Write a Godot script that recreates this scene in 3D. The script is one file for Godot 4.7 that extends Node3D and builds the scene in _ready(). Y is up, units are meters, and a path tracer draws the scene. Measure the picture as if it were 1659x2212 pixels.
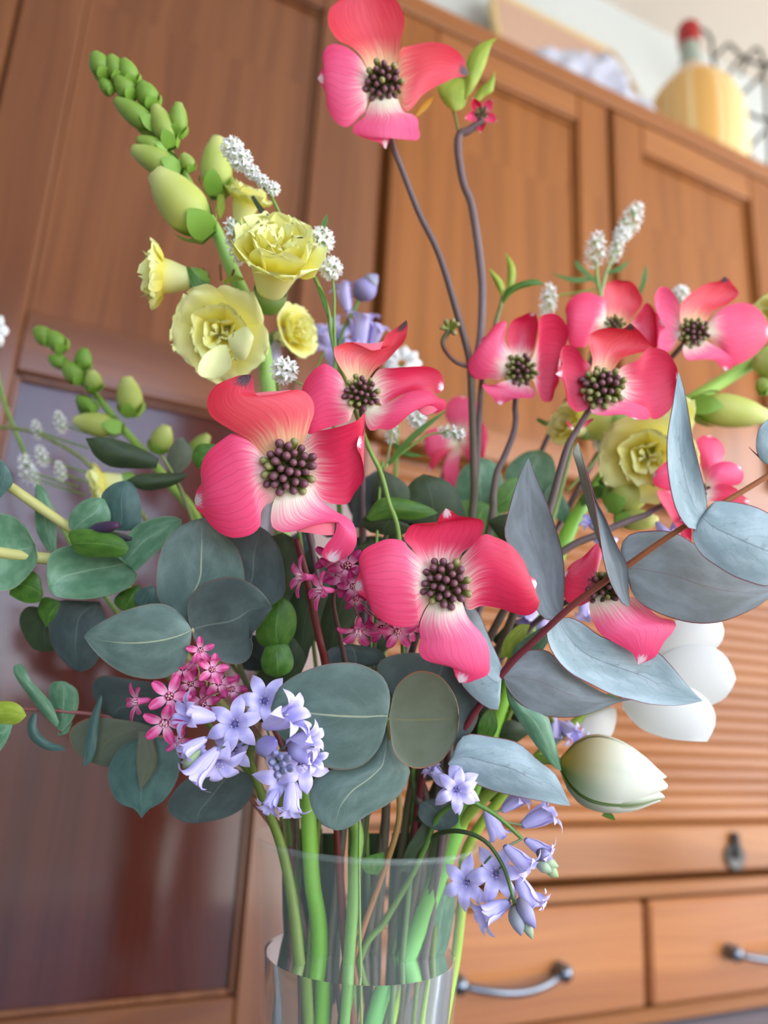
extends Node3D
# A glass vase of spring flowers on a kitchen worktop, in front of varnished wooden cupboards.

const FPX := 1604.0
const CAM := Vector3(0.0, 0.385, 0.85)
const AX := Vector3(0.90538, 0.15391, 0.39573)      # camera axes (x right, y down, z ahead) of the world's x, y, z
const AY := Vector3(0.05139, -0.96486, 0.25769)
const AZ := Vector3(0.42149, -0.21297, -0.88147)
const VASE := Vector3(0.2, 0.0, 0.404)
const RIM := 0.307
const MM := 0.001

var M := {}
var rng := RandomNumberGenerator.new()
var taken := {}
var ORG := Vector3.ZERO                               # origin of the thing being built
var shared := {}


class MB:
	var v := PackedVector3Array()
	var uv := PackedVector2Array()
	var c := PackedColorArray()
	var ix := PackedInt32Array()

	func add(p: Vector3, t := Vector2.ZERO, k := Color.WHITE) -> int:
		v.append(p)
		uv.append(t)
		c.append(k)
		return v.size() - 1

	func tri(a: int, b: int, d: int) -> void:
		ix.append(a)
		ix.append(b)
		ix.append(d)

	func quad(a: int, b: int, d: int, e: int) -> void:
		tri(a, b, d)
		tri(a, d, e)

	func mesh(org := Vector3.ZERO) -> ArrayMesh:
		var n := PackedVector3Array()
		n.resize(v.size())
		for i in range(0, ix.size(), 3):
			var a := v[ix[i]]
			var q := (v[ix[i + 2]] - a).cross(v[ix[i + 1]] - a)
			n[ix[i]] += q
			n[ix[i + 1]] += q
			n[ix[i + 2]] += q
		var w := PackedVector3Array()
		w.resize(v.size())
		for i in v.size():
			n[i] = n[i].normalized() if n[i].length_squared() > 1e-24 else Vector3.UP
			w[i] = v[i] - org
		var arr := []
		arr.resize(Mesh.ARRAY_MAX)
		arr[Mesh.ARRAY_VERTEX] = w
		arr[Mesh.ARRAY_NORMAL] = n
		arr[Mesh.ARRAY_TEX_UV] = uv
		arr[Mesh.ARRAY_COLOR] = c
		arr[Mesh.ARRAY_INDEX] = ix
		var m := ArrayMesh.new()
		m.add_surface_from_arrays(Mesh.PRIMITIVE_TRIANGLES, arr)
		return m


# ---------- colours, points, curves ----------
func rgb(r: float, g: float, b: float) -> Color:
	return Color(r / 255.0, g / 255.0, b / 255.0)


func lin(r: float, g: float, b: float) -> Color:
	return rgb(r, g, b).srgb_to_linear()


func P(px: float, py: float, d: float) -> Vector3:    # the point that lies d metres ahead of the lens, in line with a spot of the photograph
	var q := Vector3((px - 829.5) / FPX, (py - 1106.0) / FPX, 1.0) * d
	return CAM + Vector3(AX.dot(q), AY.dot(q), AZ.dot(q))


func cam_dir(x: float, y: float, z: float) -> Vector3: # x right, y down, z ahead
	var q := Vector3(x, y, z)
	return Vector3(AX.dot(q), AY.dot(q), AZ.dot(q)).normalized()


func W(a: Array) -> Array:                             # flat [px, py, d, ...] to points
	var o := []
	for i in range(0, a.size(), 3):
		o.append(P(a[i], a[i + 1], a[i + 2]))
	return o


func cr(a, b, c, d, t: float):
	return 0.5 * ((2.0 * b) + (c - a) * t + (2.0 * a - 5.0 * b + 4.0 * c - d) * t * t + (3.0 * b - a - 3.0 * c + d) * t * t * t)


func smooth3(pts: Array, per := 6) -> Array:
	var o := []
	var n := pts.size()
	for i in n - 1:
		for k in per:
			o.append(cr(pts[maxi(i - 1, 0)], pts[i], pts[i + 1], pts[mini(i + 2, n - 1)], float(k) / per))
	o.append(pts[n - 1])
	return o


func outline(a: Array, rows: int) -> Array:            # flat [px, py, ...] to evenly spaced Vector2s along a smooth curve
	var p := []
	for i in range(0, a.size(), 2):
		p.append(Vector2(a[i], a[i + 1]))
	var s := smooth3(p, 6)
	var len_at := [0.0]
	for i in range(1, s.size()):
		len_at.append(len_at[i - 1] + s[i].distance_to(s[i - 1]))
	var total: float = len_at[s.size() - 1]
	var o := []
	var k := 1
	for r in rows:
		var want := total * r / (rows - 1.0)
		while k < s.size() - 1 and len_at[k] < want:
			k += 1
		var span: float = maxf(len_at[k] - len_at[k - 1], 1e-6)
		o.append(s[k - 1].lerp(s[k], clampf((want - len_at[k - 1]) / span, 0.0, 1.0)))
	return o


# ---------- shapes ----------
func grid(mb: MB, rows: Array, uvs := [], cols := [], thick := 0.0) -> void:   # rows of equally many points
	var nr := rows.size()
	var nc: int = rows[0].size()
	var layers := 2 if thick > 0.0 else 1
	var starts := []
	for layer in layers:
		var s0 := mb.v.size()
		starts.append(s0)
		for i in nr:
			for j in nc:
				var p: Vector3 = rows[i][j]
				if layers == 2:
					var du: Vector3 = rows[i][mini(j + 1, nc - 1)] - rows[i][maxi(j - 1, 0)]
					var dv: Vector3 = rows[mini(i + 1, nr - 1)][j] - rows[maxi(i - 1, 0)][j]
					var nn := du.cross(dv)
					if nn.length_squared() > 1e-18:
						p += nn.normalized() * thick * (0.5 if layer == 0 else -0.5)
				mb.add(p, uvs[i][j] if uvs.size() else Vector2(float(j) / (nc - 1), float(i) / (nr - 1)), cols[i][j] if cols.size() else Color.WHITE)
		for i in nr - 1:
			for j in nc - 1:
				var a := s0 + i * nc + j
				if layer == 0:
					mb.quad(a, a + 1, a + nc + 1, a + nc)
				else:
					mb.quad(a, a + nc, a + nc + 1, a + 1)
	if layers == 2:
		for i in nr - 1:
			for j in [0, nc - 1]:
				mb.quad(starts[0] + i * nc + j, starts[0] + (i + 1) * nc + j, starts[1] + (i + 1) * nc + j, starts[1] + i * nc + j)


func tube(mb: MB, pts: Array, radii: Array, sides := 8, cols := [], flat := 1.0) -> void:   # radii, cols: one per point, or fewer that are spread along it
	var n := pts.size()
	var dir: Vector3 = (pts[1] - pts[0]).normalized()
	var side := dir.cross(Vector3.UP if absf(dir.y) < 0.9 else Vector3.RIGHT).normalized()
	var s0 := mb.v.size()
	for i in n:
		var t: Vector3 = (pts[mini(i + 1, n - 1)] - pts[maxi(i - 1, 0)])
		if t.length_squared() > 1e-16:
			dir = t.normalized()
		side = (side - dir * side.dot(dir)).normalized()
		var up := dir.cross(side)
		var r := spread(radii, float(i) / (n - 1))
		var k := spread_color(cols, float(i) / (n - 1))
		for j in sides:
			var a := TAU * j / sides
			mb.add(pts[i] + (side * cos(a) + up * sin(a) * flat) * r, Vector2(float(j) / sides, float(i) / (n - 1)), k)
	for i in n - 1:
		for j in sides:
			var j2 := (j + 1) % sides
			mb.quad(s0 + i * sides + j, s0 + (i + 1) * sides + j, s0 + (i + 1) * sides + j2, s0 + i * sides + j2)
	for e in [0, n - 1]:
		var c := mb.add(pts[e], Vector2(0.5, float(e) / (n - 1)), spread_color(cols, float(e) / (n - 1)))
		for j in sides:
			var j2 := (j + 1) % sides
			if e == 0:
				mb.tri(c, s0 + j, s0 + j2)
			else:
				mb.tri(c, s0 + e * sides + j2, s0 + e * sides + j)


func spread(a: Array, t: float) -> float:
	var x := t * (a.size() - 1)
	var i := mini(int(x), a.size() - 1)
	return lerpf(a[i], a[mini(i + 1, a.size() - 1)], x - i)


func spread_color(a: Array, t: float) -> Color:
	if a.is_empty():
		return Color.WHITE
	var x := t * (a.size() - 1)
	var i := mini(int(x), a.size() - 1)
	var p: Color = a[i]
	return p.lerp(a[mini(i + 1, a.size() - 1)], x - i)


func pod(mb: MB, a: Vector3, b: Vector3, w: float, prof: Array, cols := [], sides := 10, n := 12) -> void:   # a bud-like body from a to b, w its largest radius
	var pts := []
	for i in n:
		pts.append(a.lerp(b, float(i) / (n - 1)))
	var rr := []
	for i in n:
		var x := float(i) / (n - 1) * (prof.size() - 1)
		var k := mini(int(x), prof.size() - 2)
		var f = cr(prof[maxi(k - 1, 0)], prof[k], prof[k + 1], prof[mini(k + 2, prof.size() - 1)], x - k)
		rr.append(maxf(f, 0.02) * w)
	tube(mb, pts, rr, sides, cols)


func sheet(mb: MB, L: Array, R: Array, d: float, z: Array, thick := 0.0, nr := 18, nc := 9, wave := 0.0) -> void:
	# a leaf or petal between two outlines from base to tip, at depth d; z in millimetres towards the viewer: [base, tip, arch along the middle, lift of the edges, lift of the R edge over the L edge]
	var l := outline(L, nr)
	var r := outline(R, nr)
	var rows := []
	var ph := rng.randf() * TAU
	for i in nr:
		var t := i / (nr - 1.0)
		var row := PackedVector3Array()
		var full := sin(PI * minf(t * 1.15, 1.0))
		for j in nc:
			var u := j / (nc - 1.0)
			var e := 2.0 * u - 1.0
			var q: Vector2 = l[i].lerp(r[i], u)
			var off: float = lerpf(z[0], z[1], t) + z[2] * sin(PI * t) + z[3] * e * e * full
			if z.size() > 4:
				off += z[4] * e * full
			if wave > 0.0:
				off += wave * sin(t * 9.0 + ph + e * 2.0) * absf(e) * full
			row.append(P(q.x, q.y, d - off * MM))
		rows.append(row)
	grid(mb, rows, [], [], thick)


func poly(mb: MB, pts: Array, mid: Vector3) -> void:   # a flat face turned away from mid
	var c := Vector3.ZERO
	for p in pts:
		c += p
	c /= pts.size()
	var n: Vector3 = (pts[2] - pts[0]).cross(pts[1] - pts[0])
	var s := mb.v.size()
	for p in pts:
		mb.add(p)
	for i in range(1, pts.size() - 1):
		if n.dot(c - mid) > 0:
			mb.tri(s, s + i, s + i + 1)
		else:
			mb.tri(s, s + i + 1, s + i)


func box(mb: MB, lo: Vector3, hi: Vector3, b := 0.0) -> void:   # a box with chamfered edges
	var mid := (lo + hi) / 2.0
	var h := (hi - lo) / 2.0
	b = minf(b, minf(h.x, minf(h.y, h.z)) * 0.6)
	for ax in 3:
		var u := (ax + 1) % 3
		var w := (ax + 2) % 3
		for s in [-1.0, 1.0]:
			var f := []
			for k in [[-1, -1], [1, -1], [1, 1], [-1, 1]]:
				var p := mid
				p[ax] += s * h[ax]
				p[u] += k[0] * (h[u] - b)
				p[w] += k[1] * (h[w] - b)
				f.append(p)
			poly(mb, f, mid)
			if b > 0.0:
				for s2 in [-1.0, 1.0]:
					var e := []
					for k in [[0, -1], [1, -1], [1, 1], [0, 1]]:
						var p := mid
						p[ax] += s * (h[ax] - (0.0 if k[0] == 0 else b))
						p[u] += s2 * (h[u] - (b if k[0] == 0 else 0.0))
						p[w] += k[1] * (h[w] - b)
						e.append(p)
					poly(mb, e, mid)
	if b > 0.0:
		for sx in [-1.0, 1.0]:
			for sy in [-1.0, 1.0]:
				for sz in [-1.0, 1.0]:
					poly(mb, [mid + Vector3(sx * h.x, sy * (h.y - b), sz * (h.z - b)), mid + Vector3(sx * (h.x - b), sy * h.y, sz * (h.z - b)), mid + Vector3(sx * (h.x - b), sy * (h.y - b), sz * h.z)], mid)


func lathe(mb: MB, base: Vector3, prof: Array, sides := 48, cols := []) -> void:   # prof: [radius, height] pairs about a vertical axis
	var s0 := mb.v.size()
	for i in prof.size():
		for j in sides:
			var a := TAU * j / sides
			mb.add(base + Vector3(cos(a) * prof[i][0], prof[i][1], sin(a) * prof[i][0]), Vector2(float(j) / sides, float(i) / (prof.size() - 1)), spread_color(cols, float(i) / (prof.size() - 1)))
	for i in prof.size() - 1:
		for j in sides:
			var j2 := (j + 1) % sides
			mb.quad(s0 + i * sides + j, s0 + (i + 1) * sides + j, s0 + (i + 1) * sides + j2, s0 + i * sides + j2)


# ---------- nodes ----------
func numbered(n: String) -> String:
	if not taken.has(n):
		taken[n] = 0
		return n
	taken[n] += 1
	return "%s_%03d" % [n, taken[n]]


func thing(called: String, label: String, category: String, at: Vector3, group := "") -> Node3D:
	var o := Node3D.new()
	o.name = numbered(called)
	add_child(o)
	o.position = at
	ORG = at
	o.set_meta("label", label)
	o.set_meta("category", category)
	if group:
		o.set_meta("group", group)
	return o


func part(called: String, mesh: Mesh, m: Material, parent: Node, label := "") -> MeshInstance3D:
	var o := MeshInstance3D.new()
	o.name = called
	o.mesh = mesh
	o.material_override = m
	if label:
		o.set_meta("label", label)
	parent.add_child(o, true)
	return o


func built(called: String, mb: MB, m: Material, parent: Node, label := "") -> MeshInstance3D:
	return part(called, mb.mesh(ORG), m, parent, label)


func placed(called: String, mesh: Mesh, m: Material, parent: Node, at: Vector3, towards: Vector3, size: float, roll := 0.0, stretch := 1.0) -> MeshInstance3D:   # a shared mesh whose +y looks towards
	var o := part(called, mesh, m, parent)
	var y := towards.normalized()
	var x := y.cross(Vector3(0.31, 0.2, 0.93)).normalized()
	var zz := x.cross(y)
	var b := Basis(x, y, zz) * Basis(Vector3.UP, roll)
	var from: Vector3 = ORG if parent.get_parent() == self else Vector3.ZERO
	o.transform = Transform3D(b.scaled_local(Vector3(size, size * stretch, size)), at - from)
	return o


func struct(called: String, mb: MB, m: Material) -> MeshInstance3D:
	var o := part(numbered(called), mb.mesh(), m, self)
	o.set_meta("kind", "structure")
	return o


func mat(c: Color, rough := 0.6, extra := {}) -> StandardMaterial3D:
	var m := StandardMaterial3D.new()
	m.albedo_color = c
	m.roughness = rough
	m.cull_mode = BaseMaterial3D.CULL_DISABLED
	for k in extra:
		m.set(k, extra[k])
	return m


func vmat(rough := 0.5, back := 0.0, extra := {}) -> StandardMaterial3D:
	var m := mat(Color.WHITE, rough, extra)
	m.vertex_color_use_as_albedo = true
	if back > 0.0:
		m.backlight_enabled = true
		m.backlight = Color(back, back, back)
	return m


# ---------- textures ----------
func noise(s: int, freq: float, oct := 3) -> FastNoiseLite:
	var n := FastNoiseLite.new()
	n.seed = s
	n.frequency = freq
	n.fractal_octaves = oct
	return n


func petal_tex(s: int, mid: Color, far: Color, core: Color, scar: Color, scar_at := 0.9, start := 0.16) -> ImageTexture:
	var w := 192
	var h := 256
	var im := Image.create(w, h, false, Image.FORMAT_RGB8)
	var n := noise(s, 0.02)
	var vein := mid.lerp(Color(0.5, 0.02, 0.15), 0.55)
	for y in h:
		var t := y / (h - 1.0)
		for x in w:
			var u := x / (w - 1.0)
			var e := absf(2.0 * u - 1.0)
			var streak := n.get_noise_2d(x * 5.0, y * 0.35)
			var fine := n.get_noise_2d(x * 14.0 + 300.0, y * 0.6)
			var k := clampf((t - start + streak * 0.09 + fine * 0.04 + e * 0.06) / 0.36, 0.0, 1.0)
			var c := core.lerp(mid, k * k * (3.0 - 2.0 * k))
			c = c.lerp(far, clampf((t - 0.45) / 0.5 + streak * 0.3 + (e - 0.6) * 0.5, 0.0, 1.0))
			var wob := u + n.get_noise_2d(x * 0.6, y * 0.8) * 0.03
			var v := absf(fposmod(wob * 11.0, 1.0) - 0.5) * 2.0
			if v > 0.86:
				c = c.lerp(vein, 0.5 * smoothstep(0.86, 1.0, v) * smoothstep(0.16, 0.34, t) * (0.75 + 0.25 * fine))
			c = c.lerp(Color(1, 1, 1), maxf(0.0, fine) * 0.06)
			var ds := Vector2((u - 0.5) * 0.5, (t - 1.0) * 1.6).length() + n.get_noise_2d(x * 3.0, y * 3.0) * 0.06
			var q := smoothstep(1.06 - scar_at, 0.94 - scar_at, ds)
			c = c.lerp(scar.lerp(Color.WHITE, maxf(0.0, n.get_noise_2d(x * 6.0, y * 6.0)) * 0.5), q)
			im.set_pixel(x, y, c)
	return ImageTexture.create_from_image(im)


func leaf_tex(s: int, base: Color, bloom: Color, vein: Color, rim: Color, veins: float, dark_veins := false) -> ImageTexture:
	var w := 256
	var h := 256
	var im := Image.create(w, h, false, Image.FORMAT_RGB8)
	var n := noise(s, 0.012)
	var nf := noise(s + 9, 0.09)
	for y in h:
		var t := y / (h - 1.0)
		for x in w:
			var u := x / (w - 1.0)
			var a := absf(u - 0.5)
			var c := base.lerp(bloom, clampf(0.5 + n.get_noise_2d(x, y) * 1.3 + nf.get_noise_2d(x, y) * 0.25, 0.0, 1.0))
			var wob := n.get_noise_2d(x * 1.5 + 77.0, y * 1.5) * 0.5
			var f := fposmod(t * 8.0 - a * 7.0 + wob, 1.0)
			c = c.lerp(vein, veins * smoothstep(0.07, 0.0, absf(f - 0.5)) * smoothstep(0.5, 0.1, a))
			f = fposmod(t * 17.0 + a * 9.0 + wob * 3.0, 1.0)
			c = c.lerp(vein, veins * 0.4 * smoothstep(0.06, 0.0, absf(f - 0.5)))
			c = c.lerp(vein, (0.75 if not dark_veins else 0.55) * smoothstep(0.014, 0.004, a) * smoothstep(1.0, 0.5, t))
			c = c.lerp(rim, smoothstep(0.484, 0.494, a))
			im.set_pixel(x, y, c)
	return ImageTexture.create_from_image(im)


func wood_tex(s: int, a: Color, b: Color, dark: Color, across := false) -> ImageTexture:   # grain runs up the picture, or across it
	var w := 512
	var im := Image.create(w, w, false, Image.FORMAT_RGB8)
	var n := noise(s, 0.006, 3)
	var f := noise(s + 3, 0.05, 3)
	for y in w:
		for x in w:
			var p := Vector2(x + n.get_noise_2d(x * 0.5, y * 0.25) * 60.0, y)
			var ring := n.get_noise_2d(p.x * 2.2, p.y * 0.12)
			var fine := f.get_noise_2d(p.x * 3.0, p.y * 0.09)
			var c := a.lerp(b, clampf(0.5 + ring * 1.1, 0.0, 1.0))
			c = c.lerp(dark, clampf(fine * 0.6 - 0.05, 0.0, 0.4))
			if across:
				im.set_pixel(y, x, c)
			else:
				im.set_pixel(x, y, c)
	return ImageTexture.create_from_image(im)


func textured(t: Texture2D, rough: float, back := 0.0, extra := {}) -> StandardMaterial3D:
	var m := mat(Color.WHITE, rough, extra)
	m.albedo_texture = t
	m.texture_repeat = false
	if back > 0.0:
		m.backlight_enabled = true
		m.backlight = Color(back, back, back)
	return m


func wood(t: Texture2D, across: bool, coat: float, tint := Color.WHITE) -> StandardMaterial3D:
	var m := mat(tint, 0.5, {"clearcoat_enabled": true, "clearcoat": coat, "clearcoat_roughness": 0.16, "metallic_specular": 0.25})
	m.albedo_texture = t
	m.uv1_triplanar = true
	m.uv1_world_triplanar = true
	m.uv1_scale = Vector3(0.8, 2.6, 2.6) if across else Vector3(2.6, 0.8, 2.6)
	return m


func _ready():
	rng.seed = 41
	# camera
	var cam := Camera3D.new()
	cam.name = "camera"
	var lens := CameraAttributesPhysical.new()
	lens.frustum_focal_length = 25.0
	lens.exposure_aperture = 3.4
	lens.frustum_focus_distance = 0.385
	cam.attributes = lens
	cam.fov = rad_to_deg(2.0 * atan(1106.0 / FPX))
	cam.near = 0.01
	cam.far = 60.0
	cam.transform = Transform3D(Basis(Vector3(AX.x, AY.x, AZ.x), -Vector3(AX.y, AY.y, AZ.y), -Vector3(AX.z, AY.z, AZ.z)).orthonormalized(), CAM)
	add_child(cam)
	cam.current = true
	# sky and exposure
	var sky := ProceduralSkyMaterial.new()
	sky.sky_top_color = Color(0.62, 0.74, 0.92)
	sky.sky_horizon_color = Color(0.88, 0.92, 0.98)
	sky.ground_horizon_color = Color(0.75, 0.76, 0.74)
	sky.ground_bottom_color = Color(0.5, 0.5, 0.47)
	sky.sky_energy_multiplier = 2.2
	sky.ground_energy_multiplier = 1.4
	var env := Environment.new()
	env.background_mode = Environment.BG_SKY
	env.sky = Sky.new()
	env.sky.sky_material = sky
	env.tonemap_mode = Environment.TONE_MAPPER_LINEAR
	env.tonemap_exposure = 1.2
	env.sdfgi_enabled = true
	env.ssao_enabled = true
	env.ssil_enabled = true
	var we := WorldEnvironment.new()
	we.name = "world_environment"
	we.environment = env
	add_child(we)
	# daylight that comes in through the two windows behind the camera
	daylight("window_daylight_right", Vector3(1.83, 0.6, 2.30), Vector2(2.1, 2.4), 5.0, Color(1.0, 0.98, 0.97))
	daylight("window_daylight_side", Vector3(2.86, 0.8, 1.25), Vector2(1.5, 2.0), 3.6, Color(1.0, 0.98, 0.95), PI / 2)
	daylight("window_daylight_left", Vector3(-0.36, 0.6, 2.30), Vector2(1.6, 2.0), 0.65, Color(0.95, 0.97, 1.0))
	materials()
	room()
	cupboards()
	on_top()
	vase()
	dogwoods()
	eucalyptus()
	bluebells()
	currants()
	snapdragons()
	tulips()
	fillers()
	greens()


func daylight(called: String, at: Vector3, size: Vector2, energy: float, c: Color, turn := 0.0) -> void:
	var l := AreaLight3D.new()
	l.name = called
	l.area_size = size
	l.light_energy = energy
	l.light_color = c
	l.area_range = 20.0
	l.shadow_enabled = true
	add_child(l)
	l.position = at
	l.rotation.y = turn                                # an area light shines along its -z, into the room


func materials() -> void:
	var wt := wood_tex(3, rgb(152, 94, 42), rgb(132, 79, 34), rgb(104, 56, 30))
	var wx := wood_tex(8, rgb(162, 105, 56), rgb(142, 88, 46), rgb(104, 56, 32), true)
	var wl := wood_tex(12, rgb(124, 76, 42), rgb(106, 62, 34), rgb(72, 38, 24))
	M.wood = wood(wt, false, 0.6)
	M.wood_across = wood(wx, true, 0.6)
	M.wood_panel = M.wood
	M.wood_slat = wood(wx, true, 0.4, Color(1.0, 1.0, 1.0))
	M.wood_light = wood(wx, true, 0.8, Color(1.1, 1.1, 1.16))
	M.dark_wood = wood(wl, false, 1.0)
	M.shaded_panel = wood(wood_tex(19, rgb(80, 36, 26), rgb(66, 28, 20), rgb(46, 18, 14)), false, 0.7)  # lower door panel: its shade is put into a darker brown
	M.shaded_panel.metallic_specular = 0.34
	M.shaded_panel.roughness = 0.12
	M.shaded_panel.clearcoat_roughness = 0.1
	M.dark_wood_across = wood(wood_tex(15, rgb(124, 76, 42), rgb(106, 62, 34), rgb(72, 38, 24), true), true, 1.0)
	M.wall = mat(rgb(212, 222, 224), 0.9)
	M.side_wall = mat(rgb(150, 142, 134), 0.9)
	M.ceiling = mat(rgb(228, 220, 210), 0.9)
	M.floor = mat(rgb(150, 120, 95), 0.6)
	M.white_paint = mat(rgb(235, 235, 232), 0.5)
	M.worktop = mat(rgb(120, 122, 130), 0.35)
	M.steel = mat(rgb(122, 126, 132), 0.3, {"metallic": 1.0})
	M.iron = mat(rgb(84, 80, 74), 0.5, {"metallic": 0.4})
	M.dark = mat(rgb(34, 24, 20), 0.6)
	M.pane = mat(Color(0.95, 0.98, 0.97, 0.06), 0.02, {"transparency": BaseMaterial3D.TRANSPARENCY_ALPHA})
	M.glass = mat(Color(0.86, 0.93, 0.9, 0.04), 0.02, {"metallic_specular": 0.16, "transparency": BaseMaterial3D.TRANSPARENCY_ALPHA})
	M.water = mat(Color(0.97, 1.0, 0.97, 0.02), 0.0, {"transparency": BaseMaterial3D.TRANSPARENCY_ALPHA, "refraction_enabled": true, "refraction_scale": 0.016})
	# petals of the dogwood
	var pink := rgb(250, 82, 126)
	var deep := rgb(230, 42, 86)
	var core := rgb(252, 244, 212)
	M.bract_a = textured(petal_tex(1, pink, deep, core, rgb(206, 184, 180), 0.80, 0.09), 0.42, 0.65)
	M.bract_b = textured(petal_tex(5, rgb(252, 98, 142), rgb(240, 56, 106), core, rgb(240, 212, 212), 0.80, 0.11), 0.42, 0.65)
	M.bract_c = textured(petal_tex(9, rgb(242, 82, 92), rgb(210, 26, 52), rgb(253, 222, 162), rgb(72, 44, 48), 0.78, 0.08), 0.42, 0.65)  # upper petals: warm tint of light shining through, put into the colour
	M.bract_d = textured(petal_tex(14, rgb(228, 44, 86), rgb(194, 10, 50), core, rgb(228, 204, 206), 0.80, 0.08), 0.42, 0.6)
	M.bract_fold = mat(rgb(242, 104, 124), 0.5, {"backlight_enabled": true, "backlight": Color(0.6, 0.6, 0.6)})
	M.yellow_petal = mat(rgb(240, 242, 170), 0.5, {"backlight_enabled": true, "backlight": Color(0.6, 0.6, 0.6)})
	M.bud_tip = vmat(0.45)
	M.disc = mat(rgb(84, 84, 30), 0.7)
	# leaves
	M.blue_leaf = textured(leaf_tex(21, rgb(144, 166, 168), rgb(168, 188, 190), rgb(100, 108, 112), rgb(122, 50, 60), 0.34, true), 0.55, 0.25)
	M.blue_leaf_back = textured(leaf_tex(22, rgb(138, 140, 122), rgb(148, 150, 132), rgb(112, 110, 100), rgb(132, 50, 56), 0.15, true), 0.6, 0.3)
	M.blue_leaf_plum = textured(leaf_tex(23, rgb(114, 122, 122), rgb(130, 140, 142), rgb(112, 98, 102), rgb(112, 52, 60), 0.2, true), 0.55, 0.3)
	M.round_leaf = textured(leaf_tex(24, rgb(82, 104, 94), rgb(100, 122, 111), rgb(188, 192, 150), rgb(116, 104, 90), 0.12), 0.5, 0.25)
	M.round_leaf_olive = textured(leaf_tex(25, rgb(92, 100, 76), rgb(98, 106, 84), rgb(120, 118, 70), rgb(146, 96, 66), 0.08), 0.55, 0.3)
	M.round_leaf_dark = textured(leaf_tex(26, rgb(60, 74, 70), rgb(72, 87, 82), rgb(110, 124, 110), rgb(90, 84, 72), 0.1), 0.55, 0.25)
	M.green_leaf = textured(leaf_tex(27, rgb(64, 108, 28), rgb(82, 126, 38), rgb(136, 170, 90), rgb(90, 120, 50), 0.3), 0.5, 0.5)
	M.lime_leaf = textured(leaf_tex(28, rgb(150, 176, 52), rgb(172, 190, 70), rgb(196, 206, 110), rgb(176, 150, 60), 0.25), 0.5, 0.7)
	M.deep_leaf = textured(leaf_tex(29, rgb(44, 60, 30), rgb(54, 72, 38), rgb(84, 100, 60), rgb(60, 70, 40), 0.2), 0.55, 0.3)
	M.spurge_leaf = textured(leaf_tex(30, rgb(86, 130, 94), rgb(112, 152, 116), rgb(168, 190, 150), rgb(130, 160, 120), 0.15), 0.45, 0.4)
	M.spurge_teal = textured(leaf_tex(31, rgb(66, 96, 88), rgb(80, 112, 100), rgb(120, 150, 130), rgb(80, 112, 100), 0.15), 0.45, 0.35)
	# painted by their vertex colours: stems, buds, florets
	M.stem = vmat(0.55)
	M.stem_green = vmat(0.5, 0.25)
	M.petal = vmat(0.5, 0.75)
	M.bell = vmat(0.45, 0.55)


func frame_boxes(called: String, parent: Node, x0: float, x1: float, y0: float, y1: float, rail: Array, stile: Array, z0: float, z1: float, bev := 0.003) -> void:
	# rail: [bottom, top] widths, stile: [left, right] widths
	for s in [[x0, x0 + stile[0]], [x1 - stile[1], x1]]:
		var mb := MB.new()
		box(mb, Vector3(s[0], y0, z0), Vector3(s[1], y1, z1), bev)
		built(called + "_stile", mb, M.wood, parent)
	for s in [[y0, y0 + rail[0]], [y1 - rail[1], y1]]:
		var mb := MB.new()
		box(mb, Vector3(x0 + stile[0], s[0], z0), Vector3(x1 - stile[1], s[1], z1), bev)
		built(called + "_rail", mb, M.wood_across, parent)


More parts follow.
